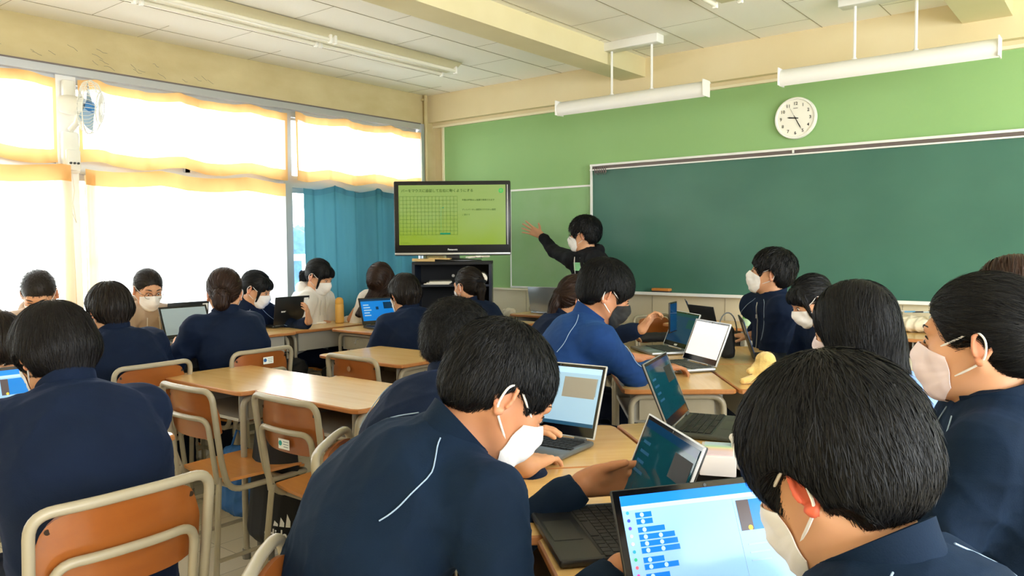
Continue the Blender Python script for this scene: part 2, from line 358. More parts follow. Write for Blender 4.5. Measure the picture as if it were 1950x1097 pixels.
# wall clock
cx,cz,cr=3.459,2.193,.143
t=empty('wall_clock',(cx,-.01,cz),0,'round white wall clock with black numerals on the green wall','clock')
RX90=Matrix.Rotation(PI/2,4,'X')
b=MB(); b.lathe([(cr*.93,0),(cr,.008),(cr,.026),(cr*.97,.034),(cr*.90,.034),(cr*.875,.024)],56,0,RX90); b.build('case',M['white_plastic'],t)
mat('clock_face','F3F0E4',.5); b=MB(); b.lathe([(cr*.88,.02),(cr*.88,.025)],48,0,RX90); b.build('dial',M['clock_face'],t)
def put_text(name,s,size,m,parent,o,ux,uz,bold=0.,align='CENTER',depth=.0008):
    """text on a plane: o origin, ux reading direction, uz up, in the parent's frame"""
    V,F=text_geo(s,size,bold,depth,align); ux=Vector(ux).normalized(); uz=Vector(uz).normalized(); n=ux.cross(uz); o=Vector(o)
    VV=[o+ux*v[0]+uz*v[1]+n*v[2] for v in V]
    return newobj(name,VV,F,m,parent,False)
for h in range(1,13):
    a=math.radians(30*h); r=cr*.70; s=.030
    put_text('numeral',str(h),s,M['ink'],t,(r*math.sin(a),-.0262,r*math.cos(a)-s*.36),(1,0,0),(0,0,1),.0004)
b=MB(); b.box((0,-.0262,cr*.47),(.030,.0008,.0035)); b.build('maker_mark',M['alu_dark'],t,False)
def hand(name,ang,L,w,y,m,tail=.02):
    b=MB(); a=math.radians(ang); d=Vector((math.sin(a),0,math.cos(a))); p=Vector((math.cos(a),0,-math.sin(a))); P=[-d*tail-p*w/2,-d*tail+p*w/2,d*L*.75+p*w*.8,d*L,d*L*.75-p*w*.8]
    V=[(q.x,y,q.z) for q in P]+[(q.x,y+.001,q.z) for q in P]; b.add(V,[(0,1,2,3,4),(9,8,7,6,5)]+[(i,5+i,5+(i+1)%5,(i+1)%5) for i in range(5)]); b.build(name,m,t,False)
hand('hour_hand',277,cr*.40,.0060,-.0285,M['ink']); hand('minute_hand',152,cr*.62,.0042,-.0300,M['ink']); hand('second_hand',332,cr*.6,.0012,-.0310,M['alu_dark'])
b=MB(); b.lathe([(.006,.0262),(.006,.032)],16,0,RX90); b.build('centre_cap',M['ink'],t)
# chalkboard lights: long white hoods on rods under a ceiling box
def board_light(x0,x1,rods,box,lab):
    y=-.65; xc=(x0+x1)/2; t=empty('chalkboard_light',(xc,y,0),0,lab,'light','chalkboard lights')
    def prof(u,v):
        a=math.radians(-30+165*v); return ((u-.5)*(x1-x0), .02-.085*math.sin(a)*.9-.02, 2.345+.060*math.cos(a)-.012)
    b=MB(); b.grid(prof,1,14,0,None,.004)
    for s in (-1,1): b.box((s*(x1-x0)/2,-.035,2.345),(.006,.105,.105),bev=.0)
    b.build('hood',M['white_metal'],t)
    b=MB(); b.tube([(-(x1-x0)/2+.03,-.01,2.315),((x1-x0)/2-.03,-.01,2.315)],.013,12); b.build('lamp_tube',M['white_plastic'],t)
    for r in rods:
        b=MB(); b.tube([(r-xc,0,2.36),(r-xc,0,HC-.03)],.0085,10); b.cyl((r-xc,0,2.385),(r-xc,0,2.405),.014,12); b.build('rod',M['white_metal'],t)
    b=MB(); b.box(((box[0]+box[1])/2-xc,0,HC-.03),(box[1]-box[0],.10,.06),bev=.006); b.build('ceiling_box',M['white_metal'],t)
x_=lambda px,py: aty(px,py,-.65)[0]
board_light(x_(1070,215),x_(1349,170),[x_(1165,130),x_(1241,120)],(x_(1146,80),x_(1258,60)),'long white chalkboard light above the green wall, left of the clock')
board_light(x_(1491,145),x_(1906,90),[x_(1628,50),x_(1745,40)],(x_(1600,0),x_(1780,-25)),'long white chalkboard light above the clock, nearer the right side')
# ceiling lamps
mat('lamp_metal','D9D2B4',.45); mat('tube_glass','EFEBDD',.25)
def twin(x,y1,n,lab):
    t=empty('ceiling_light',(x,y1,HC),0,lab,'light','twin tube ceiling lights'); L=1.22
    b=MB(); 
    pr=[(-.13,-.004),(-.115,-.012),(-.045,-.055),(.045,-.055),(.115,-.012),(.13,-.004)]
    V=[(px_,yy,pz) for yy in (0,-L*n) for px_,pz in pr]; F=[(i,i+1,7+i,6+i) for i in range(5)]+[tuple(range(5,-1,-1)),tuple(range(6,12))]; b.add(V,F); b.build('reflector',M['lamp_metal'],t,False)
    for k in range(n):
        for s in (-1,1):
            b=MB(); b.tube([(s*.075,-.03-L*k,-.062),(s*.075,-L*k-L+.03,-.062)],.0145,12); b.build('lamp_tube',M['tube_glass'],t)
            for e in (-.02,-L+.02):
                b=MB(); b.box((s*.075,-L*k+e,-.052),(.03,.022,.062),bev=.005); b.build('lamp_holder',M['white_plastic'],t)
twin(1.04,-.90,3,'twin tube ceiling light running toward the front wall above the left desks')
p=atz(1383,2,2.70); twin(float(p[0]),float(p[1])+.04,2,'twin tube ceiling light whose end shows at the top edge, right of the first beam')
# fan on the window post
fp=np.array([.03,-3.345,2.12])
t=empty('wall_fan',tuple(fp),0,'white wall fan with blue hub mounted on the post between the windows','fan')
mat('fan_white','E6E4D8',.4); mat('fan_blue','3F86C8',.3); mat('fan_blade','A9C4DC',.25)
ax=Vector(hd(-76)); ax=(ax+Vector((0,0,-.10))).normalized()
hub=Vector((.13,.08,.10)); 
b=MB(); b.box((0.02,0,-.18),(.05,.10,.26),bev=.015); b.box((.02,0,.17),(.04,.07,.2),bev=.01); b.build('bracket',M['fan_white'],t)
b=MB(); b.box((.055,0,-.23),(.03,.085,.13),bev=.01); b.build('control_box',M['fan_white'],t)
for k in range(3):
    b=MB(); b.cyl((.07,-.022+.022*k,-.25),(.082,-.022+.022*k,-.25),.007,10); b.build('button',M['dark_grey'],t)
b=MB(); b.tube([(.03,0,-.04),(.08,.02,.0),(.10,.03,.06)],.018,12); b.build('neck',M['fan_white'],t)
Q=ax.to_track_quat('Z','Y').to_matrix().to_4x4(); TM=Matrix.Translation(hub)@Q
b=MB(); b.lathe([(.03,-.17),(.052,-.165),(.06,-.13),(.06,-.05),(.05,-.03)],24,0,TM); b.build('motor',M['fan_white'],t)
b=MB(); b.lathe([(.012,-.03),(.034,-.02),(.034,.02),(.02,.028)],20,0,TM); b.build('hub',M['fan_blue'],t)
for k in range(3):
    def bl(u,v,k=k):
        a=2*PI*k/3+(u-.5)*1.25*(1-.2*v); r=.03+.115*v; return (r*math.cos(a),r*math.sin(a),(u-.5)*.05)
    b=MB(); b.grid(bl,8,6,0,TM,.002); b.build('blade',M['fan_blade'],t)
b=MB(); R_=.165
for k in range(40):
    a=2*PI*k/40
    P=[(.035*math.cos(a),.035*math.sin(a),.062),(R_*.6*math.cos(a),R_*.6*math.sin(a),.058),(R_*.93*math.cos(a),R_*.93*math.sin(a),.032),(R_*math.cos(a),R_*math.sin(a),0),(R_*.93*math.cos(a),R_*.93*math.sin(a),-.032),(R_*.5*math.cos(a),R_*.5*math.sin(a),-.052),(.05*math.cos(a),.05*math.sin(a),-.055)]
    b.tube(P,.0016,5,0,TM)
for rr_,z_ in ((R_,0),(.04,.062),(.1,.058)): b.tube([(rr_*math.cos(2*PI*k/40),rr_*math.sin(2*PI*k/40),z_) for k in range(40)],.0032,6,0,TM,closed=True)
b.lathe([(.036,.06),(.036,.066)],18,0,TM)
b.build('guard',M['fan_white'],t)
b=MB(); b.tube([(.03,.0,-.30),(.035,.01,-.42),(.03,-.01,-.55),(.04,.012,-.62),(.03,.0,-.5)],.003,6); b.build('cord',M['fan_white'],t)
# ================================================================ TELEVISION
TVD=6.0; tl=atd(752,346,TVD); brr=atd(972,486,TVD); ctr=(tl+brr)/2; ux=hd(-90); up=np.array([0,0,1.]); TW=221/FPX*TVD; TH=141/FPX*TVD
rz=math.atan2(ux[1],ux[0])       # local +x reads to the right, local -y faces the class
t=empty('television',(ctr[0],ctr[1],ctr[2]-TH/2-.04),rz,'flat television on the black stand, green slide on its screen','television')
z0=.04
b=MB(); b.box((0,0,z0+TH/2),(TW,.07,TH),bev=.01); b.build('casing',M['black_plastic'],t)
sw,sh=TW*.915,TH*.80; sz=z0+TH*.545
b=MB(); b.box((0,-.036,z0+.014),(TW*.992,.012,.018),bev=.004); b.build('silver_strip',M['silver'],t)
b=MB(); b.box((0,.0,.022),(.10,.05,.05)); b.lathe([(.22,.0),(.22,.006),(.05,.02)],40,0,Matrix.Scale(.6,4,(0,1,0))); b.build('pedestal',M['black_plastic'],t)
dm=bpy.data.materials.new('slide'); dm.use_nodes=True; nt=dm.node_tree; bs=nt.nodes['Principled BSDF']; MATS['slide']=dm
tc=nt.nodes.new('ShaderNodeTexCoord'); sx=nt.nodes.new('ShaderNodeSeparateXYZ'); nt.links.new(tc.outputs['Object'],sx.inputs[0])
nz=nt.nodes.new('ShaderNodeTexNoise'); nz.inputs['Scale'].default_value=2.2; nt.links.new(tc.outputs['Object'],nz.inputs['Vector'])
ad=nt.nodes.new('ShaderNodeMath'); ad.operation='MULTIPLY_ADD'; ad.inputs[1].default_value=1.3; nt.links.new(sx.outputs['Z'],ad.inputs[0]); nt.links.new(nz.outputs['Fac'],ad.inputs[2])
cr_=nt.nodes.new('ShaderNodeValToRGB'); cr_.color_ramp.elements[0].position=.62; cr_.color_ramp.elements[0].color=srgb('86A800'); cr_.color_ramp.elements[1].position=1.22; cr_.color_ramp.elements[1].color=srgb('8DAE52')
nt.links.new(ad.outputs[0],cr_.inputs[0]); nt.links.new(cr_.outputs[0],bs.inputs['Emission Color']); bs.inputs['Emission Strength'].default_value=.44; bs.inputs['Base Color'].default_value=(.02,.02,.02,1); bs.inputs['Roughness'].default_value=.25
def emi(name,col,s=1.,rough=.3):
    return mat(name,col,rough,emit=s*.60,spec=.22)
b=MB(); b.box((0,-.0345,sz),(sw,.004,sh)); scr=b.build('screen',dm,t,False)
emi('slide_ink','2F4A12',.25); emi('slide_line','3C5A14',.2); emi('slide_teal','0B6B4A',.6); emi('slide_mark','0E9A48',.7)
yS=-.0372
put_text('slide_title','バーをマウスに追従して左右に動くようにする',.0262,M['slide_ink'],t,(-sw/2+.02,yS,sz+sh/2-.052),(1,0,0),(0,0,1),.0004,'LEFT')
put_text('slide_text','変数の移動は x 座標で表現されます',.0155,M['slide_ink'],t,(.075,yS,sz+sh*.235),(1,0,0),(0,0,1),.0003,'LEFT')
put_text('slide_text','ディレバーの x 座標をマウスの x 座標',.0150,M['slide_ink'],t,(.075,yS,sz+sh*.075),(1,0,0),(0,0,1),.0003,'LEFT')
put_text('slide_text','に動かす',.0155,M['slide_ink'],t,(.075,yS,sz-sh*.01),(1,0,0),(0,0,1),.0,'LEFT')
put_text('slide_footer','© 2022 LIFE, Inc.',.010,M['slide_ink'],t,(-sw/2+.015,yS,sz-sh/2+.012),(1,0,0),(0,0,1),.0,'LEFT')
b=MB(); gx0,gx1,gz0,gz1=-sw/2+.005,.04,sz-sh*.33,sz+sh*.31
for k in range(17): x=gx0+(gx1-gx0)*k/16; b.box((x,yS,(gz0+gz1)/2),(.0022,.0008,gz1-gz0))
for k in range(11): z=gz0+(gz1-gz0)*k/10; b.box(((gx0+gx1)/2,yS,z),(gx1-gx0,.0008,.0022))
b.build('slide_grid',M['slide_line'],t,False)
b=MB(); b.box((-.055,yS-.0006,gz0+.008),(.078,.001,.013),bev=.0); b.build('slide_bar',M['slide_teal'],t,False)
b=MB(); b.cyl((-.07,yS,sz+.055),(-.07,yS-.001,sz+.055),.005,10); b.box((-.086,yS-.0004,sz-.04),(.0018,.001,.2)); b.build('slide_ball',M['slide_teal'],t,False)
mk=(sw/2-.035,sz+sh/2-.045)
b=MB(); b.tube([(mk[0]+.014*math.cos(a*PI/12),yS,mk[1]+.014*math.sin(a*PI/12)) for a in range(24)],.0035,6,closed=True); b.cyl((mk[0],yS,mk[1]),(mk[0],yS-.001,mk[1]),.005,10); b.build('slide_emblem',M['slide_mark'],t)
put_text('maker_mark','Panasonic',.019,M['silver_bright'],t,(0,-.0368,z0+.040),(1,0,0),(0,0,1),.0004)
b=MB(); b.box((TW/2-.024,-.036,sz),(.004,.004,sh)); b.build('edge_highlight',M['silver'],t,False)
base=ctr.copy(); SZ=ctr[2]-TH/2-.045
# stand
SWd=.60; SD=.42; so=hd(0)*.06
t=empty('television_stand',(base[0]+so[0],base[1]+so[1],0),rz,'dark blue open shelf stand on casters under the television','shelf stand')
hz=SZ-.02
b=MB(); b.box((0,0,hz+.008),(SWd,SD,.022),bev=.003); b.build('top_panel',M['black_matte'],t)
for s in (-1,1): b=MB(); b.box((s*(SWd/2-.011),0,hz/2+.03),(.022,SD,hz-.06)); b.build('side_panel',M['navy_stand'],t,False)
b=MB(); b.box((0,SD/2-.006,hz/2+.03),(SWd-.044,.012,hz-.06)); b.build('back_panel',M['black_matte'],t,False)
shz=[hz-.16,hz-.37,hz-.62,.10]
for z in shz: b=MB(); b.box((0,0,z),(SWd-.044,SD-.02,.016)); b.build('shelf',M['navy_stand'],t,False)
for z in (hz-.10,hz-.27,hz-.48):
    b=MB(); b.cyl((-.02,SD/2-.012,z),(-.02,SD/2-.016,z),.012,14); b.build('cable_hole_cap',M['silver_bright'],t)
for sx_ in (-1,1):
    for sy in (-1,1): b=MB(); b.lathe([(.012,-.03),(.028,-.028),(.03,-.012),(.028,.002),(.012,.004)],14,0,Matrix.Translation((sx_*(SWd/2-.04),sy*(SD/2-.05),.032))@Matrix.Rotation(PI/2,4,'Y')); b.box((sx_*(SWd/2-.04),sy*(SD/2-.05),.068),(.03,.03,.025)); b.build('caster',M['black_matte'],t)
ST=bpy.data.objects['television_stand']; SM=Matrix.Translation(ST.location)@Matrix.Rotation(rz,4,'Z')
def onstand(x,y,z): return tuple(SM@Vector((x,y,z)))
# things on the stand
o=empty('paper_roll',onstand(.225,-.09,shz[0]+.052),rz,'white paper roll lying on the top shelf of the television stand','roll')
b=MB(); b.lathe([(.042,-.16),(.042,.16)],28,0,RX90); b.build('roll',M['paper'],o); b=MB(); b.lathe([(.016,.1602),(.016,.163)],18,0,RX90); b.build('core',M['ply_edge'],o)
for k in range(3):
    b=MB(); b.box((0,0,0),(.19-.01*k,.26,.007)); o=b.build('papers',M['paper'],None,False); o.location=onstand(-.12+.01*k,-.05,shz[0]+.012+.0072*k); o.rotation_euler=(0,0,rz+.05*k); tag(o,['bottom sheet bundle','middle sheet bundle','top sheet bundle'][k]+' of the white papers in the television stand','paper','paper stack in the stand')
mat('kraft','CDB27C',.8,noise=('B89A62',6,(1,1,1),.3))
for k,(px,py,L,w,th_,ry) in enumerate(((788,491,.17,.16,.020,.12),(815,490,.16,.14,.012,-.05))):
    b=MB(); b.box((0,0,0),(L,w,th_),bev=.002); o=b.build('envelope',M['kraft'],None); o.location=onstand(-.22+.13*k,-.14,hz+.033+.010*k); o.rotation_euler=(0,.02,rz+ry); tag(o,['brown paper folder under the left end of the television','tan paper envelope beside the television foot'][k],'folder')
# crumpled cable and paper wad on the stand
# ================================================================ SCHOOL CHAIR (one master, copied)
mat('sticker','EEF2EE',.5); mat('sticker_blue','1E5FA8',.5); mat('sticker_teal','2AA7A0',.5); mat('sticker_grey','9AA5A8',.6); mat('screw','3A2A1C',.4,metal=.3)
def back_curve(u,z):  # plywood curve across the back
    return -.205-.028*(1-(2*u-1)**2)-(z-.44)*.13
def make_chair():
    t=empty('school_chair',(0,0,0),0)
    r=.0115; W=.178
    def Y(z): return -.192-(z-.44)*.13
    # outer tube: seat rails bending up into the top hoop
    for s in (-1,1): pass
    P=[(-.165,.17,.405),(-.165,-.165,.405),(-W,Y(.52)-.0,.52),(-W-.006,Y(.80),.80)]
    Q=[(W+.006,Y(.80),.80),(W,Y(.52),.52),(.165,-.165,.405),(.165,.17,.405)]
    mid=[(-.09,Y(.80)-.016,.80),(.09,Y(.80)-.016,.80)]
    b=MB(); b.tube(rounded(P+mid+Q,.075,7),r,12); b.build('back_frame',M['tube_paint'],t)
    Wi=.145
    b=MB(); P=[(-Wi,Y(.44)-.01,.44),(-Wi,Y(.69)-.012,.690),(-.06,Y(.69)-.03,.690),(.06,Y(.69)-.03,.690),(Wi,Y(.69)-.012,.690),(Wi,Y(.44)-.01,.44)]
    b.tube(rounded(P,.05,6),r*.9,12); b.build('back_brace',M['tube_paint'],t)
    b=MB(); b.tube(rounded([(-.165,.17,.405),(-.165,.185,.405),(.165,.185,.405),(.165,.17,.405)],.03,4),r,10); b.build('seat_frame',M['tube_paint'],t)
    for y in (-.12,.08): b=MB(); b.tube([(-.165,y,.402),(.165,y,.402)],r*.8,10); b.build('seat_support',M['tube_paint'],t)
    for s in (-1,1):
        for y0,y1,z0 in ((.17,.185,.395),(-.195,-.235,.46)):
            b=MB(); b.tube([(s*(.165 if y0>0 else Wi),y0,z0),(s*.17,y1,.022)],r,10); lg=b.build('leg',M['tube_paint'],t)
            b=MB(); b.cyl((s*.17,y1,.0),(s*.17,y1,.035),r+.004,12); b.build('foot_cap',M['rubber_grey'],lg)
        b=MB(); b.tube([(s*.168,.178,.15),(s*.168,-.222,.15)],r*.75,8); b.build('stretcher',M['tube_paint'],t)
    def bk(u,v):
        x=(u-.5)*.345*(1-.10*max(0,v-.55)**1.0*(abs(2*u-1)**4)*2); z=.605+.185*v-.022*abs(2*u-1)**5*(v>.5)*((v-.5)*2)
        zz=.605+.182*v; zz-=.035*(abs(2*u-1)**6)*(v**3); zz+=.03*(abs(2*u-1)**6)*((1-v)**3)
        return (x,back_curve(u,zz)+.030,zz)
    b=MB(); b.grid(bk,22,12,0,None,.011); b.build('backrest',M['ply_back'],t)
    for s in (-1,1):
        for z in (.665,.755): b=MB(); yy=back_curve(.5+s*.42,z)+.031; b.cyl((s*.146,yy,z),(s*.146,yy+.003,z),.006,10); b.build('screw',M['screw'],t)
    def st(u,v):
        x=(u-.5)*.37*(1-.10*(1-v)**2); y=-.165+.36*v; e=abs(2*u-1)
        y+= -.03*e**4*(1 if v>.9 else 0)
        return (x,y,.432+.010*e**3-.014*max(0,v-.85)/.15*.9-.006*(1-e))
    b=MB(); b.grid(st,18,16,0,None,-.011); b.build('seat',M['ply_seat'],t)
    return t
CHAIR=make_chair(); index_children(); CHAIR_USED=[False]
def chair(x,y,fwd,label,group='school chairs',sticker=None,scale=1.):
    """x,y = centre of the top of the backrest; fwd = unit heading the sitter faces"""
    rz=math.atan2(fwd[1],fwd[0])-PI/2
    o=CHAIR if not CHAIR_USED[0] else copy_tree(CHAIR); CHAIR_USED[0]=True
    f=np.array(fwd[:2]); f/=np.linalg.norm(f); p=np.array([x,y])+f*.245*scale
    o.location=(p[0],p[1],0); o.rotation_euler=(0,0,rz); o.scale=(scale,)*3; tag(o,label,'chair',group)
    if sticker:
        z,xx,m2=sticker; g=back_curve(.5+xx/.345,z)+.0185
        b=MB(); b.box((xx,g-.0005,z),(.062,.0018,.036)); s=b.build('sticker',M['sticker'],o,False)
        b=MB(); b.cyl((xx-.02,g-.0012,z+.002),(xx-.02,g-.0022,z+.002),.0095,14); b.build('sticker_mark',M[m2],s)
        b=MB()
        for k in range(3): b.box((xx+.012,g-.0018,z+.009-.009*k),(.030-.006*(k==2),.0006,.003))
        b.build('sticker_lines',M['sticker_grey'],s,False)
    return o
# ================================================================ SCHOOL DESK (one master, copied)
def make_desk():
    t=empty('school_desk',(0,0,0),0); W,D,Z=.65,.45,.76
    def top(u,v): return ((u-.5),(v-.5),0)
    c=.035; pts=[(-W/2+c,-D/2),(W/2-c,-D/2),(W/2-c*.25,-D/2+c*.3),(W/2,-D/2+c),(W/2,D/2-.012),(W/2-.012,D/2),(-W/2+.012,D/2),(-W/2,D/2-.012),(-W/2,-D/2+c),(-W/2+c*.25,-D/2+c*.3)]
    b=MB(); n=len(pts)
    L=[]
    for ins,z in ((.004,Z),(0,Z-.004),(0,Z-.016),(.004,Z-.02)):
        L.append(len(b.v)); b.v+=[(x*(1-2*ins/W),y*(1-2*ins/D),z) for x,y in pts]
    for a_,b_ in zip(L,L[1:]):
        for i in range(n): b.f.append((a_+(i+1)%n,a_+i,b_+i,b_+(i+1)%n)); b.m.append(1)
    b.f.append(tuple(L[0]+i for i in range(n))); b.m.append(0); b.f.append(tuple(L[-1]+i for i in reversed(range(n)))); b.m.append(1)
    b.build('desk_top',[M['desk_wood'],M['desk_edge']],t)
    # book tray, open toward the student (-y)
    b=MB(); w,d,z0,z1=.50,.37,.615,.738
    b.box((0,.0,z0),(w,d,.004)); b.box((-w/2,0,(z0+z1)/2),(.004,d,z1-z0)); b.box((w/2,0,(z0+z1)/2),(.004,d,z1-z0)); b.box((0,d/2,(z0+z1)/2),(w,.004,z1-z0)); b.box((0,-d/2,z0+.006),(w,.006,.014)); b.build('book_tray',M['steel_tray'],t,False)
    r=.0125
    for s in (-1,1):
        x=s*.278
        P=[(x,-.185,.012),(x,-.185,.725),(x,.185,.725),(x,.185,.012)]
        R=rounded(P,.055,6); h=len(R)//2
        for part in (R[:h+1],R[h:]):
            b=MB(); b.tube(part,r,12); lg=b.build('leg',M['tube_paint'],t)
            y=part[0][1] if part[0][2]<.1 else part[-1][1]
            bb=MB(); bb.cyl((x,y,0),(x,y,.045),r+.0035,12); bb.build('foot_cap',M['rubber_grey'],lg)
        b=MB(); b.box((x,0,.13),(.012,.36,.024),bev=.004); b.build('stretcher',M['tube_paint'],t)
        b=MB(); b.box((s*.262,0,.675),(.004,.30,.10),bev=0); b.build('side_plate',M['tube_paint'],t,False)
        b=MB(); b.tube(rounded([(s*.29,-.03,.70),(s*.318,-.03,.70),(s*.318,-.03,.665),(s*.33,-.03,.68)],.01,4),.003,6); b.build('bag_hook',M['silver'],t)
    b=MB(); b.box((0,.185,.13),(.55,.012,.024),bev=.004); b.build('cross_bar',M['tube_paint'],t)
    return t
DESK=make_desk(); index_children(); DESK_USED=[False]; DESKS=[]
def desk(c,fwd,label,z=.76,sx=1.,group='school desks'):
    """c centre, fwd unit heading of the student who uses it"""
    o=DESK if not DESK_USED[0] else copy_tree(DESK); DESK_USED[0]=True
    o.location=(c[0],c[1],0); o.rotation_euler=(0,0,math.atan2(fwd[1],fwd[0])-PI/2); o.scale=(sx,sx,z/.76); tag(o,label,'desk',group); DESKS.append((o,c,fwd)); return o
def scl(p,z): # move a desk-plane point measured at .76 to another height
    k=(CAM[2]-z)/(CAM[2]-.76); return CAM[:2]+(np.array(p[:2])-CAM[:2])*k
Xp,Yp=np.array([1.,0]),np.array([0,1.])
DZ=.73
d1=scl((2.225,-3.545),DZ); d2=scl((2.865,-3.49),DZ); d3=scl((2.225,-2.675),DZ)
desk(d1,Yp,'empty desk in the middle row with a bright window glare on its top',DZ,1.05)
desk(d2,Yp,'empty desk right of the glaring desk, by the teal stickered chair',DZ,1.05)
desk(d3,Yp,'empty desk in front of the middle chair with a faint stamp',DZ,1.05)
desk((2.79,-4.60),-Xp,'desk in front of the person at lower left, only its corner showing',.76)
desk((1.10,-3.95),-Xp,'window side desk in front of the person in navy with grey highlights')
desk((1.10,-3.28),-Xp,'window side desk carrying the open silver grey laptop')
desk((.645,-3.95),Xp,'desk against the window side used by the person in the beige hoodie')
desk((.645,-3.28),Xp,'desk of the person in glasses, beside the window')
desk((.645,-2.60),Xp,'desk with the black laptop seen from behind, sticker on its apron')
desk((.60,-1.95),Xp,'desk of the person in the white hoodie, under the yellow bottle')
desk((1.13,-1.69),-Xp,'desk with the blue screened laptop in front of the person with bowl hair')
desk((1.62,-1.12),-Xp,'desk farther forward beside the television stand, small laptop on it')
# right front group, turned about forty degrees
e1=np.array([.735,-.678]); e2=np.array([.678,.735]); A=np.array([4.02,-3.36])
def g1(a,b_): return A+e1*a+e2*b_
desk(g1(.225,.33),-e1,'desk of the near right group carrying the black laptop with its lid leaning left',.76)
desk(g1(.225,-.33),e1,'desk of the near right group carrying the silver framed laptop',.76)
desk(g1(.68,-.33),-e1,'desk of the near right group under the person with the tilted tablet',.76)
desk(g1(1.135,-.10),-e1,'nearest desk at the bottom edge, under the big bright blue screen',.76)
# right middle group
q1=np.array([.80,.60]); q2=np.array([-.60,.80]); S_=np.array([4.10,-2.555])
def g2(a,b_): return S_+q1*a+q2*b_
desk(g2(-.23,.325),q1,'desk of the middle right group with two open silver laptops')
desk(g2(.23,.325),-q1,'desk of the middle right group beside the yellow plush')
desk(g2(-.23,.985),q1,'desk of the middle right group with the black pencil case')
desk(g2(.23,.985),-q1,'desk of the middle right group where the person folds his arms')
# tables along the front wall
pa=atz(970,597,.77); desk((pa[0]+.335,-.245),Yp,'desk against the front wall holding the closed silver laptop and cloth bag',.77)
pb=atz(1335,612,.77); desk((3.00,-.26),Yp,'empty desk under the chalkboard behind the tablet',.77)
pc=atz(1767,640,.77); desk((pc[0]-.30,-.26),Yp,'desk by the front wall under the cream cloth bag',.77)
# chairs
def ctop(p0,p1,z=.80):
    a=atz(*p0,z); b_=atz(*p1,z); return (a+b_)/2
CH_=[]
c=ctop((60,1000),(425,930)); chair(c[0]-.02,c[1],hd(52),'nearest chair at lower left, its curved back toward us under the person in navy',scale=1.03)
c=ctop((302,728),(402,748)); chair(c[0],c[1],hd(-38.5),'empty chair of the glaring desk, orange seat in sunlight')
c=ctop((474,748),(606,775)); chair(c[0],c[1],hd(-38.5),'empty chair with a teal round sticker low on its back',sticker=(.640,.0,'sticker_teal'))
c=ctop((437,680),(560,655)); chair(c[0],c[1],hd(54),'chair with a blue round sticker high on its back, behind the person with the bun',sticker=(.745,.02,'sticker_blue'))
c=ctop((617,672),(721,690)); o=chair(c[0],c[1],hd(-38.5),'empty chair with a faint grey stamp, in front of the far middle desk')
mat('stamp','8C6A48',.5)
b=MB(); g=back_curve(.5,.745)+.018; b.cyl((.0,g,.745),(.0,g-.0012,.745),.013,9); b.build('faint_stamp',M['stamp'],o)
c=ctop((222,702),(363,688)); chair(c[0],c[1],hd(54),'chair behind the person in navy by the window')
pB=atz(572,880,.80); pB2=atz(675,815,.80); c=(pB+ (pB2-pB)/np.linalg.norm(pB2-pB)*.19); chair(c[0],c[1],(.80,.60),'chair of the person with tousled hair, dark red inner face showing beside the seated person')
c=atz(533,1050,.80); chair(c[0]+.05,c[1]-.08,hd(-84),'chair at the bottom edge seen edge on, with a pale plywood rim')
c=ctop((765,632),(835,632)); chair(c[0],c[1],hd(66),'chair behind the person with bowl hair near the television')
c=ctop((985,622),(1055,640)); chair(c[0],c[1],hd(-68),'chair behind the two dark heads in the middle, tube back just showing')
c=ctop((1205,603),(1275,600)); chair(c[0],c[1],hd(-146),'orange chair facing the class below the chalkboard')
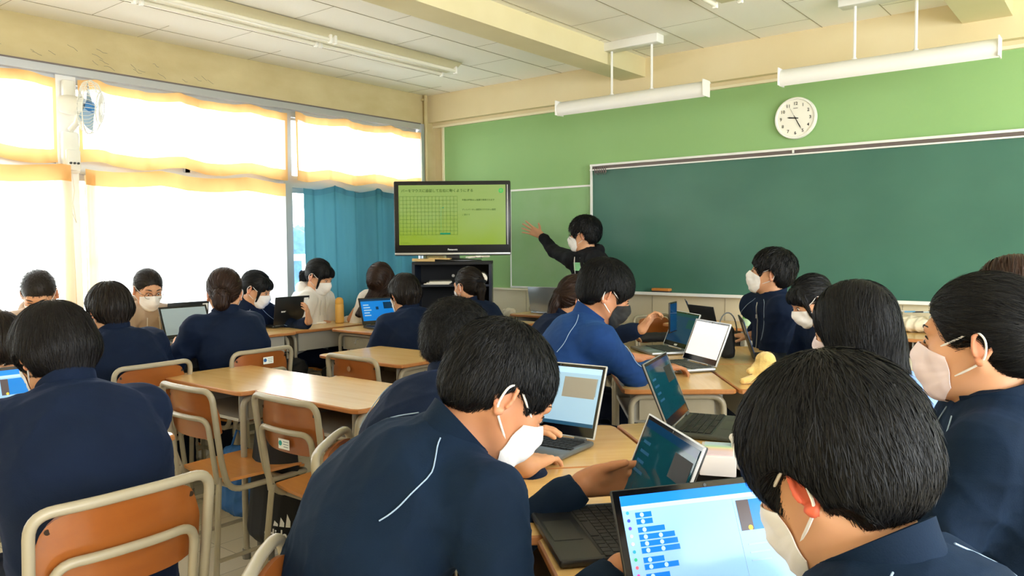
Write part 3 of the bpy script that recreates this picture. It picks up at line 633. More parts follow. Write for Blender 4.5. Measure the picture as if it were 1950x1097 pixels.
# ================================================================ LAPTOPS
mat('lap_black','17191C',.35); mat('lap_grey','70757A',.3,metal=.5); mat('lap_silver','AEB3B8',.28,metal=.6); mat('key_dark','15171A',.6); mat('key_grey','3C4340',.6); mat('bezel','08090B',.12,spec=.7)
mat('glossy_off','0A0F14',.04,spec=1.0); mat('label_white','E4E6E8',.5); mat('screen_grey','7F8C8E',.2,emit=.35)
emi('ui_glare','E9E2DA',.68,.12); emi('ui_pale','86B0E4',.62,.12); emi('ui_blue','1A6FE0',.9,.12); emi('ui_block','1668C8',.8,.12); emi('ui_stage','0B6AB8',.75,.12); emi('ui_brown','4A4246',.5,.12); emi('ui_white','9CC0EC',.7,.12); emi('ui_navy','0C2F4E',.5,.06); emi('ui_teal','0A3A44',.35,.05); emi('ui_dim','8FB0C8',.55,.1); emi('ui_dusk','27506E',.35,.06)
def laptop(pos,fwd,label,open_deg=110,W=.29,D=.20,base='lap_black',key='key_dark',lid='lap_black',rim='lap_black',ui='blue',extra=None,roll=0.,name='laptop',H_=None,keys_col=None):
    """pos = middle of the hinge on the desk, fwd = from the user toward the lid"""
    f=np.array([fwd[0],fwd[1]]); f/=np.linalg.norm(f)
    t=empty(name,(pos[0],pos[1],pos[2]),math.atan2(f[1],f[0])-PI/2,label,'laptop','open laptops on the desks'); th=.015
    b=MB(); b.box((0,-D/2,th/2+.001),(W,D,th),bev=.006); b.build('base',M[base],t)
    b=MB(); b.box((0,-D*.36,th+.0012),(W*.90,D*.48,.0008)); kb=b.build('keyboard_well',M['key_dark' if keys_col is None else keys_col],t,False)
    b=MB(); nc=14
    for r_ in range(5):
        x=-W*.44; 
        while x<W*.43:
            w=W*.88/nc
            if r_==4 and abs(x+W*.06)<W*.08: w=W*.30
            b.box((x+w/2,-D*.15-r_*D*.096,th+.0025),(w*.86,D*.078,.002)); x+=w
    b.build('keys',M[key],kb,False)
    b=MB(); b.box((0,-D*.80,th+.0014),(W*.36,D*.28,.0008)); b.build('touchpad',M[base],t,False)
    for s in (-1,1): b=MB(); b.cyl((s*W*.36-.018,-.004,th+.003),(s*W*.36+.018,-.004,th+.003),.006,12); b.build('hinge',M['lap_grey'],t)
    # lid in its own frame: local x right, local z up the lid, y = back
    LM=Matrix.Translation((0,-.002,th+.004))@Matrix.Rotation(roll,4,'Y')@Matrix.Rotation(-math.radians(open_deg-90),4,'X')
    LH=D*1.0 if H_ is None else H_
    b=MB(); b.box((0,.003,LH/2),(W,.006,LH),0,LM,bev=.0028); ld=b.build('lid',M[lid],t)
    b=MB(); b.box((0,-.0008,LH/2),(W*.985,.0016,LH*.98),0,LM); b.build('screen_bezel',M['bezel'],ld,False)
    if rim!=lid:
        b=MB(); k=.003
        for c_,h_ in (((0,-.001,LH-k/2),(W,.004,k)),((-W/2+k/2,-.001,LH/2),(k,.004,LH)),((W/2-k/2,-.001,LH/2),(k,.004,LH)),((0,-.001,k/2),(W,.004,k))): b.box(c_,h_,0,LM)
        b.build('screen_rim',M[rim],ld,False)
    sw,sh=W*.925,LH*.80; sc=(0,-.0020,LH*.545)
    def rect(name,x0,x1,z0,z1,m,par,lift=0.):
        b=MB(); b.box(((x0+x1)/2*sw,sc[1]-.0003-lift,sc[2]+(z0+z1)/2*sh),((x1-x0)*sw,.0005,(z1-z0)*sh),0,LM); return b.build(name,M[m],par,False)
    if ui:
        pal={'blue':('ui_pale','ui_blue','ui_stage','ui_block'),'dark':('ui_navy','ui_teal','ui_teal','ui_dusk'),'dim':('ui_dim','ui_white','screen_grey','ui_dusk'),'teal':('ui_teal','ui_navy','key_dark','ui_dusk'),'glare':('ui_glare',)*4,'grey':('screen_grey',)*4,'mid':('ui_stage','ui_navy','ui_navy','ui_dim')}[ui]  # glare: window reflection painted as an evenly glowing screen
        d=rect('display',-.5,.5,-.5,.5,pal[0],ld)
        if ui not in('glare','grey'):
            rect('menu_bar',-.5,.5,.40,.5,pal[1],d,.0004); rect('stage_picture',.16,.47,.02,.33,pal[2],d,.0004)
            if ui=='blue':
                rect('tab_bar',-.5,.5,.355,.40,'ui_white',d,.0004); rect('stage_strip',.16,.235,.02,.33,'ui_brown',d,.0007)
                b=MB(); b.cyl((.215*sw,sc[1]-.0012,sc[2]+.045*sh),(.215*sw,sc[1]-.0016,sc[2]+.045*sh),.004,14,0,LM); b.build('stage_ball',emi('ui_gold','D9B23A',.8),d)
                for k,(wd,z) in enumerate(((.09,.30),(.09,.235),(.15,.155),(.20,.085),(.21,.02),(.215,-.045),(.115,-.135),(.19,-.20),(.13,-.29),(.16,-.36),(.12,-.43))):
                    rect('code_block',-.43,-.43+wd,z-.026,z+.026,pal[3],d,.0007)
                    for q in range(1+(wd>.18)): 
                        b=MB(); b.cyl(((-.395+.085*q)*sw,sc[1]-.0012,sc[2]+z*sh),((-.395+.085*q)*sw,sc[1]-.0015,sc[2]+z*sh),.0034,12,0,LM); b.build('input_bubble',M['ui_white'],d)
                for k,cc in enumerate(('2A8FD6','3347C8','5A3AC0','C0A8D8','D8A8B0','2A90B0','2AA070','D05A70','C040A0')):
                    b=MB(); z=.33-.075*k; b.cyl((-.472*sw,sc[1]-.0012,sc[2]+z*sh),(-.472*sw,sc[1]-.0015,sc[2]+z*sh),.0026,10,0,LM); b.build('palette_dot',emi('dot%d'%k,cc,.7),d)
                for z in (-.12,-.20,-.28): rect('sprite_field',.18,.30,z-.008,z+.008,'ui_dim',d,.0005)
                rect('sprite_box',.42,.475,-.16,-.08,'ui_stage',d,.0006)
                rect('pane_edge',.143,.146,-.5,.355,'ui_dim',d,.0005)
            elif ui=='dim':
                rect('desk_picture',.08,.46,-.02,.33,'steel_tray',d,.0006); rect('task_bar',-.5,.5,-.5,-.44,'ui_dusk',d,.0006)
                for q in range(3): rect('code_block',-.30+.05*q,-.24+.05*q,.05-.1*q,.11-.1*q,'ui_dusk',d,.0006)
            elif ui=='mid':
                for q in range(5): rect('code_block',-.44,-.28+.03*(q%3),.2-.12*q,.25-.12*q,'ui_dim',d,.0006)
                rect('sprite',-.08,0,.0,.13,'ui_navy',d,.0006)
            elif ui in('dark','teal'):
                for q in range(4): rect('code_block',-.44,-.30+.04*(q%2),.2-.13*q,.24-.13*q,'ui_dusk',d,.0006)
    b=MB(); b.cyl((0,-.0022,LH*.965),(0,-.0026,LH*.965),.0028,10,0,LM); b.build('webcam',M['dark_grey'],ld)
    if extra=='brand':
        V,F=text_geo('acer',.020,.0006,.0004,'CENTER'); UM=LM@Matrix.Translation((0,-.0024,LH*.05))@Matrix.Rotation(PI/2,4,'X'); newobj('maker_mark',[UM@Vector(v) for v in V],F,M['label_white'],ld,False)
    if extra=='backlabel':
        b=MB(); b.box((-W/2+.028,.0064,LH-.045),(.038,.0012,.060),0,LM); b.build('white_label',M['label_white'],ld,False)
        V,F=text_geo('acer',.022,.0006,.0004,'CENTER'); UM=LM@Matrix.Translation((.07,.0068,LH*.45))@Matrix.Rotation(PI,4,'Z')@Matrix.Rotation(PI/2,4,'X'); newobj('maker_mark',[UM@Vector(v) for v in V],F,M['label_white'],ld,False)
    return t
def at3(px,py,z): p=atz(px,py,z); return np.array([p[0],p[1],z])
# ================================================================ SMOOTH VOLUMES -> MESH
def nrm(v): v=np.asarray(v,float); return v/(np.linalg.norm(v)+1e-12)
def smin(a,b,k):
    if k<=0: return np.minimum(a,b)
    h=np.maximum(k-np.abs(a-b),0)/k; return np.minimum(a,b)-h*h*k*.25
class Vol:
    def __init__(s): s.p=[]
    def add(s,fn,lo,hi,k=.01,op='u'): s.p.append((fn,np.minimum(lo,hi),np.maximum(lo,hi),k,op)); return s
    def cone(s,A,B,ra,rb,k=.01,op='u',flat=None):
        """tapered capsule A->B"""
        A=np.asarray(A,float);B=np.asarray(B,float); d=B-A; L2=max(d@d,1e-12); R=max(ra,rb)
        def fn(P):
            q=P-A; t=np.clip((q@d)/L2,0,1); r=np.linalg.norm(q-t[...,None]*d,axis=-1)-(ra+(rb-ra)*t)
            if flat is not None: r=np.maximum(r,(P-B)@nrm(d)-flat)
            return r
        return s.add(fn,np.minimum(A,B)-R,np.maximum(A,B)+R,k,op)
    def ell(s,c,r,Mx=None,k=.01,op='u'):
        c=np.asarray(c,float); r=np.asarray(r,float); Mx=np.eye(3) if Mx is None else Mx; m=r.min(); R=r.max()
        def fn(P):
            q=(P-c)@Mx; return (np.sqrt(((q/r)**2).sum(-1))-1)*m
        return s.add(fn,c-R,c+R,k,op)
    def econe(s,A,B,X,ra,rb,k=.03,op='u'):
        """elliptical tapered limb, X the lateral axis, ra/rb = (lateral, depth) radii"""
        A=np.asarray(A,float);B=np.asarray(B,float); L=np.linalg.norm(B-A); d=(B-A)/L; X=nrm(np.asarray(X)-d*(np.asarray(X)@d)); Y=np.cross(d,X); R=max(*ra,*rb); ra=np.array(ra);rb=np.array(rb)
        def fn(P):
            q=P-A; w=q@d; t=np.clip(w/L,0,1); x=q@X; y=q@Y; w=w-t*L; rx=ra[0]+(rb[0]-ra[0])*t; ry=ra[1]+(rb[1]-ra[1])*t; m=np.minimum(rx,ry)
            return (np.sqrt((x/rx)**2+(y/ry)**2+(w/m)**2)-1)*m
        return s.add(fn,np.minimum(A,B)-R,np.maximum(A,B)+R,k,op)
    def plane(s,o,n,lo,hi,k=.01):      # removes the side the normal points to
        o=np.asarray(o,float); n=nrm(n); return s.add(lambda P:-((P-o)@n),np.asarray(lo,float),np.asarray(hi,float),k,'s')
    def at(s,P):
        f=np.full(P.shape[:-1],1.)
        for fn,lo,hi,k,op in s.p:
            if op=='u': f=smin(f,fn(P),k)
            else: f=-smin(-f,fn(P),k)
        return f
    def grad(s,P,e=.0015):
        g=np.zeros(P.shape)
        for a in range(3):
            d=np.zeros(3); d[a]=e; g[...,a]=s.at(P+d)-s.at(P-d)
        return g/(np.linalg.norm(g,axis=-1,keepdims=True)+1e-9)
    def snap(s,P,off=0.,n=4):
        for _ in range(n): P=P-s.grad(P)*(s.at(P)-off)[...,None]
        return P
    def mesh(s,res):
        lo=np.min([p[1] for p in s.p if p[4]=='u'],0)-res*3; hi=np.max([p[2] for p in s.p if p[4]=='u'],0)+res*3
        n=np.ceil((hi-lo)/res).astype(int)+1; F=np.full(n,1.,np.float32); ax=[lo[i]+res*np.arange(n[i]) for i in range(3)]
        for fn,a,b,k,op in s.p:
            pad=max(k,res*3); i0=np.clip(np.floor((a-pad-lo)/res).astype(int),0,n-1); i1=np.clip(np.ceil((b+pad-lo)/res).astype(int)+1,1,n)
            if (i1<=i0).any(): continue
            sl=tuple(slice(i0[i],i1[i]) for i in range(3)); P=np.stack(np.meshgrid(*[ax[i][sl[i]] for i in range(3)],indexing='ij'),-1)
            v=fn(P).astype(np.float32)
            F[sl]=smin(F[sl],v,k) if op=='u' else -smin(-F[sl],v,k)
        return surface_nets(F,lo,res)
def surface_nets(F,lo,res):
    S=F<0; nx,ny,nz=F.shape
    cnt=np.zeros((nx-1,ny-1,nz-1),np.int8); C=[(i,j,k) for i in(0,1) for j in(0,1) for k in(0,1)]
    for i,j,k in C: cnt+=S[i:nx-1+i,j:ny-1+j,k:nz-1+k]
    act=np.argwhere((cnt>0)&(cnt<8)); idx=np.full(cnt.shape,-1,np.int32); idx[act[:,0],act[:,1],act[:,2]]=np.arange(len(act))
    acc=np.zeros((len(act),3)); num=np.zeros(len(act))
    val={c:F[act[:,0]+c[0],act[:,1]+c[1],act[:,2]+c[2]] for c in C}
    for c in C:
        for a in range(3):
            if c[a]: continue
            e=list(c); e[a]=1; e=tuple(e); x,y=val[c],val[e]; m=(x<0)!=(y<0); t=np.where(m,x/np.where(m,x-y,1),0)
            p=np.zeros((len(act),3)); p[:]=c; p[:,a]=t; acc+=p*m[:,None]; num+=m
    V=lo+res*(act+acc/num[:,None]); Q=[]
    for a in range(3):
        b,c=(a+1)%3,(a+2)%3; sl0=[slice(1,None)]*3; sl0[a]=slice(0,-1); sl1=[slice(1,None)]*3; sl1[a]=slice(1,None)
        s0=S[tuple(sl0)]; s1=S[tuple(sl1)]; e=np.argwhere(s0!=s1); 
        if not len(e): continue
        inside=s0[e[:,0],e[:,1],e[:,2]]; g=e+1; g[:,a]-=1
        def cell(db,dc):
            q=g.copy(); q[:,b]-=db; q[:,c]-=dc; q=np.clip(q,0,np.array(cnt.shape)-1); return idx[q[:,0],q[:,1],q[:,2]]
        q=np.stack([cell(1,1),cell(0,1),cell(0,0),cell(1,0)],1); q[~inside]=q[~inside][:,::-1]; Q.append(q)
    Q=np.concatenate(Q); Q=Q[(Q>=0).all(1)]
    return V,Q
def relax(V,Q,n=1,f=.5):
    for _ in range(n):
        acc=np.zeros_like(V); num=np.zeros(len(V))
        for a,b in ((0,1),(1,2),(2,3),(3,0)):
            np.add.at(acc,Q[:,a],V[Q[:,b]]); np.add.at(num,Q[:,a],1); np.add.at(acc,Q[:,b],V[Q[:,a]]); np.add.at(num,Q[:,b],1)
        V=V+(acc/np.maximum(num,1)[:,None]-V)*f
    return V
def vnormals(V,Q):
    n=np.cross(V[Q[:,2]]-V[Q[:,0]],V[Q[:,3]]-V[Q[:,1]]); N=np.zeros_like(V)
    for a in range(4): np.add.at(N,Q[:,a],n)
    return N/(np.linalg.norm(N,axis=1,keepdims=True)+1e-12)
def folds(V,rng,freq=55.,amp=.0025,n=4):
    w=np.zeros(len(V))
    for i in range(n):
        k=rng.normal(size=3); k=k/np.linalg.norm(k)*freq*(.6+.8*rng.random()); k2=rng.normal(size=3); k2=k2/np.linalg.norm(k2)*freq*.45
        s=np.sin(V@k+rng.random()*6+1.6*np.sin(V@k2+rng.random()*6)); w+=(1-np.abs(s))**2-.35
    return w*amp/n*2
# ================================================================ PEOPLE
mat('skin','D2A07C',.5,sss=.12,spec=.35,noise=('C6906C',10,(1,1,1),.3)); mat('skin_tan','BE8763',.5,sss=.10,spec=.35,noise=('AE7655',10,(1,1,1),.3)); mat('ear_backlit','D2644A',.5,sss=.2,spec=.3); mat('ear_plain','C98A6A',.5,sss=.15,spec=.3)  # the red ear skin has backlight glowing through it painted into its colour
mat('eye_white','E8E2DA',.2); mat('iris','1C120C',.15); mat('brow','17110E',.7)
def haircol(n,c,r=.38):
    m=mat(n,c,r,spec=.25); nt=m.node_tree; b=nt.nodes['Principled BSDF']; g=nt.nodes.new('ShaderNodeNewGeometry'); rp=nt.nodes.new('ShaderNodeValToRGB'); c0=srgb(c)
    rp.color_ramp.elements[0].color=tuple(x*.55 for x in c0[:3])+(1,); rp.color_ramp.elements[1].color=tuple(min(1,x*1.5) for x in c0[:3])+(1,)
    nt.links.new(g.outputs['Random Per Island'],rp.inputs[0]); nt.links.new(rp.outputs[0],b.inputs['Base Color']); return m
haircol('hair_black','07080B',.52); haircol('hair_soft','1B1512',.48); haircol('hair_brown','2E1E17',.45); haircol('hair_dark','0F0C0D',.52)
def clothmat(n,c,c2): return mat(n,c,.85,spec=.15,noise=(c2,9,(1,1,1),.3),bump=(420,.35,.0012),sheen=.12,sheent=c)
clothmat('navy','101D36','0D182D'); clothmat('navy_blue','1C3E78','173364'); clothmat('navy_teal','0C1F35','09182A'); clothmat('black_cloth','121317','191A1F'); clothmat('beige_cloth','B7A28E','A8927E'); clothmat('white_cloth','E4E0DA','D8D3CC'); clothmat('pants_navy','10182A','0D1322'); clothmat('pale_blue','7EA0D8','7396D0')
mat('piping','93ABC6',.6); mat('mask_white','EDEBEA',.8,bump=(600,.3,.0006)); mat('mask_black','15181D',.7); mat('mask_pink','EAD9DE',.8); mat('elastic','E8E6E4',.7); mat('shoe_white','E4E2DC',.6); mat('lens_frame','3A2A28',.3); mat('lens_gold','8E7A52',.25,metal=.7); mat('print_green','8FD6A0',.6); mat('zip_metal','B9BDC2',.3,metal=.7)
def head_frame(th,pitch,roll):
    h=hd(th); R=np.array([h[1],-h[0],0.]); U=np.array([0,0,1.]); p=math.radians(pitch); F=h*math.cos(p)-U*math.sin(p); U2=U*math.cos(p)+h*math.sin(p)
    r=math.radians(roll); R2=R*math.cos(r)+U2*math.sin(r); U3=U2*math.cos(r)-R*math.sin(r)
    return np.stack([R2,F,U3],1)          # columns: right, front, up
def add_head(v,c,B,s,near,male=True):
    def T(p): return c+B@(np.array(p)*s)
    def E(p,r,k=.012,op='u',Mx=None): v.ell(T(p),np.array(r)*s,B if Mx is None else B@Mx,k*s,op)
    def K(a,b,ra,rb,k=.01): v.cone(T(a),T(b),ra*s,rb*s,k*s)
    E((0,-.014,.042),(.074,.094,.082),.0)
    E((0,.030,-.012),(.063,.062,.082),.03)
    E((0,.038,-.066),(.044,.048,.040),.03)
    for q in (-1,1):
        K((q*.054,-.004,-.034),(q*.022,.066,-.090),.020,.016,.025)
        E((q*.036,.062,-.016),(.024,.022,.022),.02)
    E((0,.078,-.092),(.019,.016,.016),.015)
    K((-.036,.082,.034),(.036,.082,.034),.011,.011,.02)
    for q in (-1,1):
        E((q*.031,.104,.010),(.018,.016,.011),.012,'s'); E((q*.031,.078,.009),(.0145,.0145,.0125),.004)
    K((0,.090,.016),(0,.112,-.022),.0075,.0115,.010)
    for q in (-1,1): E((q*.0115,.101,-.027),(.0085,.010,.0075),.007)
    E((0,.0905,-.0505),(.024,.012,.0055),.006); E((0,.0895,-.0595),(.020,.0115,.006),.006)
    for q in (-1,1):   # ears
        a=math.radians(22)*q; Mx=np.array([[math.cos(a),math.sin(a),0],[-math.sin(a),math.cos(a),0],[0,0,1]])
        e0=np.array([q*.076,-.008,-.002])
        def ep(y,z): return e0+Mx@np.array([q*.0095,y,z])
        E(e0+np.array([q*.001,-.004,0]),(.0050,.0165,.026),.006,'u',Mx)
        pts=[(.010,.004),(.008,.022),(-.004,.031),(-.017,.027),(-.0215,.012),(-.019,-.006),(-.012,-.018),(-.004,-.026),(.004,-.024)]
        for a_,b_ in zip(pts,pts[1:]): K(ep(*a_),ep(*b_),.0042,.0042,.002)
        E(ep(-.001,-.027),(.005,.0075,.0085),.005); K(ep(.010,-.004),ep(.008,-.012),.0040,.0035,.004)
        E(ep(-.006,.002)+np.array([q*.004,0,0]),(.0045,.008,.013),.003,'s',Mx)
def add_hand(v,w,fwd,pn,side,curl=.5,s=1.,spread=.0,thumb=None,k=.004,tc=None):
    """w wrist, fwd finger direction, pn back-of-hand normal, side +1 right hand / -1 left hand"""
    Y=nrm(fwd); Z=nrm(np.asarray(pn)-Y*(np.asarray(pn)@Y)); X=np.cross(Y,Z)*(-side)   # X toward the thumb
    def P(x,y,z): return w+(X*x+Y*y+Z*z)*s
    for i,(x,xx) in enumerate(((-.027,-.021),(-.009,-.008),(.009,.007),(.027,.021))): v.cone(P(xx*.8,.012,0),P(x,.080,.0),.0165*s,.0120*s,.012)
    v.ell(P(.018,.032,-.008),np.array([.018,.026,.014])*s,np.stack([X,Y,Z],1),.01)
    L=((.031,.021,.017),(.040,.025,.019),(.044,.028,.020),(.039,.025,.019)); rr=(.0075,.0084,.0088,.0086)
    for i,x in enumerate((-.030,-.010,.010,.029)):
        p=P(x,.084,.001); a=curl if np.isscalar(curl) else curl[i]; ang=a*.45; sp=(x/.03)*spread
        for j,l in enumerate(L[i]):
            d=Y*math.cos(ang)-Z*math.sin(ang); d=nrm(d*math.cos(sp)+X*math.sin(sp)); q=p+d*l*s; v.cone(p,q,(rr[i]-.0006*j)*s,(rr[i]-.0006*(j+1))*s,k if j==0 else .003); p=q; ang+=a*(.9 if j==0 else .7)
    td=thumb if thumb is not None else (.62,.72,-.35); b=P(.026,.022,-.006); d=nrm(X*td[0]+Y*td[1]+Z*td[2]); m=b+d*.042*s; v.cone(b,m,.0125*s,.0100*s,.008)
    d2=nrm(d+Y*.35-Z*.1) if tc is None else nrm(X*tc[0]+Y*tc[1]+Z*tc[2]); v.cone(m,m+d2*.028*s,.0100*s,.0078*s,.003)
def ik(S,W,la,lb,pole):
    d=W-S; L=np.linalg.norm(d); 
    if L>(la+lb)*.985: 
        d=d/L; L=(la+lb)*.985; W=S+d*L
    else: d=d/L
    x=(la*la-lb*lb+L*L)/(2*L); h=math.sqrt(max(la*la-x*x,1e-6)); p=np.asarray(pole,float); p=nrm(p-d*(p@d)); return S+d*x+p*h, W
def strands(vol,V,N,flow,n,L,steps,width,rng,lift=.003,tilt=.35,jit=.25,sel=None):
    idx=np.arange(len(V)) if sel is None else np.nonzero(sel)[0]
    if len(idx)==0: return np.zeros((0,3)),np.zeros((0,4),int)
    pick=idx[rng.integers(0,len(idx),n)]; P=V[pick]+rng.normal(size=(n,3))*.0015; L_=L*(.6+.8*rng.random(n)); ds=L_/steps; off0=rng.random(n)*.0022+.0006; lf=lift*rng.random(n)**2
    G=vol.grad(P); jd=rng.normal(size=(n,3))*jit; pts=[];nor=[];tan=[]
    for j in range(steps+1):
        t=flow(P)+jd; t=t-G*(t*G).sum(1,keepdims=True); t/=np.linalg.norm(t,axis=1,keepdims=True)+1e-9
        pts.append(P.copy()); nor.append(G); tan.append(t)
        P=P+t*ds[:,None]; G=vol.grad(P); d=vol.at(P); P=P-G*np.clip(d-(off0+lf*((j+1)/steps)**2),-.02,.02)[:,None]
    tw=rng.normal(size=n)*tilt; Vs=[]
    for j in range(steps+1):
        w=np.cross(tan[j],nor[j]); w=w*np.cos(tw)[:,None]+nor[j]*np.sin(tw)[:,None]; ww=width*(1.0,1.0,.9,.75,.5,.15)[min(5,int(5*j/steps))]
        Vs+= [pts[j]-w*ww/2,pts[j]+w*ww/2]
    A=np.stack(Vs,1).reshape(-1,3); b=np.arange(n)[:,None]*(2*(steps+1)); Q=np.concatenate([b+np.array([[2*j,2*j+1,2*j+3,2*j+2]]) for j in range(steps)])
    return A,Q
def ear_loops(T,par,m,s,near,front=.052,fz=(.000,-.068)):
    for q in (-1,1):
        P=[T((q*.060,front+.006,fz[0])),T((q*.078,.02,.018)),T((q*.083,-.004,.030)),T((q*.092,-.022,.018)),T((q*.093,-.025,-.004)),T((q*.084,-.016,-.026)),T((q*.072,.012,-.045)),T((q*.052,front+.004,fz[1]))]
        b=MB(); pts=[]
        for i in range(len(P)-1):
            p0=P[max(i-1,0)];p1=P[i];p2=P[i+1];p3=P[min(i+2,len(P)-1)]
            for t in (0,.25,.5,.75): pts.append(.5*((2*p1)+(-p0+p2)*t+(2*p0-5*p1+4*p2-p3)*t*t+(-p0+3*p1-3*p2+p3)*t**3))
        pts.append(P[-1]); b.tube([tuple(x) for x in pts],.0016 if not near else .0022,6,flat=1.0); o=b.build('ear_loop',m,None); put_under(o,par)
ROOTLOC={}
def put_under(o,par):
    o.parent=par; r=par
    while r.parent is not None: r=r.parent
    o.location=(0,0,0) if par.parent is not None else (-Vector(r.location))
    return o
def person(name_,px,py,d,th,pitch=15,roll=0,body=None,lean=.12,side=0.,pz=.53,label='',hair='short',hm='hair_black',top='navy',skin='skin',mask='mask_white',s=1.,near=False,hands=None,girl=False,stand=False,glasses=None,seed=1,hood=False,fringe=0.,hair_t=.016,pony=None,pipe=True,poles=None,bulge=.05,armr=1.,hc=None,sw=None,long_to=None,messy=0.,shade=None,collar=True,zipper=False,hoodcol=None,maskz=1.,uplen=.27,lolen=.24,dens=1.,pelvis=None,extra=None,backlit_ear=False):
    rng=np.random.default_rng(seed*101+7); th=th-(math.degrees(math.atan2(px-975,FPX)) if hc is None else 0); bth=th if body is None else body; b=hd(bth); r=np.array([b[1],-b[0],0.]); up=np.array([0,0,1.])
    c=np.array(hc,float) if hc is not None else atd(px,py,d); B=head_frame(th,pitch,roll); Hs=s
    T=lambda p: c+B@(np.array(p,float)*Hs)
    P=(np.array([c[0],c[1],0])-b*lean-r*side+up*pz) if pelvis is None else np.array(pelvis,float)
    nb=c-B[:,2]*.060*Hs-B[:,1]*.022*Hs; ax=nrm(nb-P); N=nb-nrm(ax*.6+B[:,2]*.5)*.070; ax=nrm(N-P); fw=nrm(np.cross(ax,-r)) ; fw=fw if fw@b>0 else -fw
    wid=(sw if sw else (.150 if girl else .168))
    Lt=np.linalg.norm(N-P); C=P+ax*Lt*.62-fw*bulge; Wst=P+ax*Lt*.28-fw*bulge*.55; Ch=P+ax*Lt*.84-fw*bulge*.55
    Sh={}
    arms={}
    hands=hands or {}
    for q,key in ((1,'R'),(-1,'L')):
        h=hands.get(key,{}); S=N-ax*.055+r*q*wid+fw*h.get('sf',.03)+ax*h.get('sz',0.); Sh[key]=S
        w=h.get('w'); 
        if w is None: w=P+b*.36+r*q*.10+up*(.10 if not stand else -.1)
        W=np.asarray(w,float); pole=h.get('pole',(-up*.8+r*q*.55-b*.15)); El,W=ik(S,W,uplen,lolen,pole)
        arms[key]=(S,El,W)
    res=.0034 if near else .0052
    # --- skin, one continuous body
    v=Vol(); add_head(v,c,B,Hs,near)
    v.cone(c-B[:,2]*.045*Hs-B[:,1]*.022*Hs,N-ax*.03,.051*Hs*(.92 if girl else 1),.058*(.9 if girl else 1),.03)
    v.econe(P,Wst,r,(.125,.095),(.115,.085),.05); v.econe(Wst,C,r,(.115,.085),(.135,.09),.05); v.econe(C,Ch,r,(.135,.09),(.125,.08),.05); v.econe(Ch,N-ax*.02,r,(.12,.07),(.055,.05),.05)
    for q,key in ((1,'R'),(-1,'L')):
        S,El,W=arms[key]; h=hands.get(key,{}); v.cone(Ch+r*q*.07,S,.05,.046,.04); v.cone(S,El,.044,.036,.02); v.cone(El,W,.036,.0245,.015)
        hf=h.get('f',nrm(W-El)); hn=h.get('n',up); v.cone(W,W+nrm(hf)*.018,.0245,.022,.012)
        add_hand(v,W+nrm(hf)*.004,np.asarray(hf,float),np.asarray(hn,float),q,h.get('curl',.5),h.get('s',.97 if not girl else .9),h.get('spread',.05),h.get('thumb'),tc=h.get('tc'))
        Hp=P+r*q*.085-up*.01
        if stand: Kn=Hp-up*.40+b*.06; An=Kn-up*.40-b*.04
        else: Kn=Hp+b*h.get('leg',.38)+r*q*.03-up*.04; An=np.array([Kn[0],Kn[1],.09])-b*h.get('shin',.03)
        arms[key]=(S,El,W,Hp,Kn,An); v.cone(Hp,Kn,.07,.048,.03); v.cone(Kn,An,.045,.034,.02); v.cone(An,An+b*.10-up*.03,.034,.028,.02)
    V,Q=v.mesh(res); V=relax(V,Q,1,.35)
    root=np.array([P[0],P[1],0.]); me=newobj('person',V-root,Q,[M[skin],M['ear_backlit' if backlit_ear else 'ear_plain']]); me.location=tuple(root)
    q_=(V[Q].mean(1)-c)@B/Hs; earm=(np.abs(q_[:,0])>.0755)&(np.abs(q_[:,1]+.012)<.03)&(np.abs(q_[:,2])<.04); me.data.polygons.foreach_set('material_index',earm.astype(np.int32))
    tag(me,label,'person')
    # --- eyes and brows
    if near or pitch<40:
        for q in (-1,1):
            bm=MB(); e=T((q*.031,.0845,.0085)); 
            bm.lathe([(0.0001,-.0085),(.0065,-.006),(.0088,0),(.0065,.006),(.0001,.0085)],12,0,Matrix.Translation(e)); eo=put_under(bm.build('eye',M['eye_white'],None),me)
            bm=MB(); e2=T((q*.031,.0915,.0070)); bm.lathe([(.0001,-.0045),(.004,-.003),(.005,0),(.004,.003),(.0001,.0045)],10,0,Matrix.Translation(e2)); put_under(bm.build('iris',M['iris'],None),eo)
            bm=MB(); pts=[T((q*(.017+.030*t),.0935-.006*t*t*1.6,.0145+.0045*math.sin(t*PI)-.002*t)) for t in (0,.25,.5,.75,1)]; bm.tube([tuple(x) for x in pts],[.0009,.0018,.002,.0018,.0008],6); put_under(bm.build('eyelid_line',M['brow'],None),me)
            bm=MB(); pts=[T((q*(.014+.036*t),.0960-.010*t*t*1.4,.034+.006*math.sin(t*PI*.8))) for t in (0,.25,.5,.75,1)]; bm.tube([tuple(x) for x in pts],[.002,.0034,.0034,.0028,.001],6); put_under(bm.build('eyebrow',M['brow'],None),me)
    # --- top garment
    j=Vol(); A_=armr
    hb=P-up*.02; j.econe(hb,Wst,r,(.178,.142),(.165,.130),.06); j.econe(Wst,C,r,(.165,.130),(.178,.128),.07); j.econe(C,Ch,r,(.178,.125),(.158,.108),.07); j.econe(Ch,N-ax*.045,r,(.15,.10),(.085,.072),.06)
    j.cone(N-ax*.05,N-ax*.005,.074,.066,.04)
    for q,key in ((1,'R'),(-1,'L')):
        S,El,W=arms[key][:3]; j.cone(N-ax*.045+r*q*.03,S-r*q*.012,.060,.064*A_,.05); j.cone(S-r*q*.01,El,.066*A_,.054*A_,.045); e_=W-nrm(W-El)*.012
        j.cone(El,El+(e_-El)*.80,.054*A_,.045*A_,.02); j.cone(El+(e_-El)*.78,e_,.042*A_,.036*A_,.012,flat=.001)
    Vj,Qj=j.mesh(.0062 if near else .0085); Nj=vnormals(Vj,Qj)
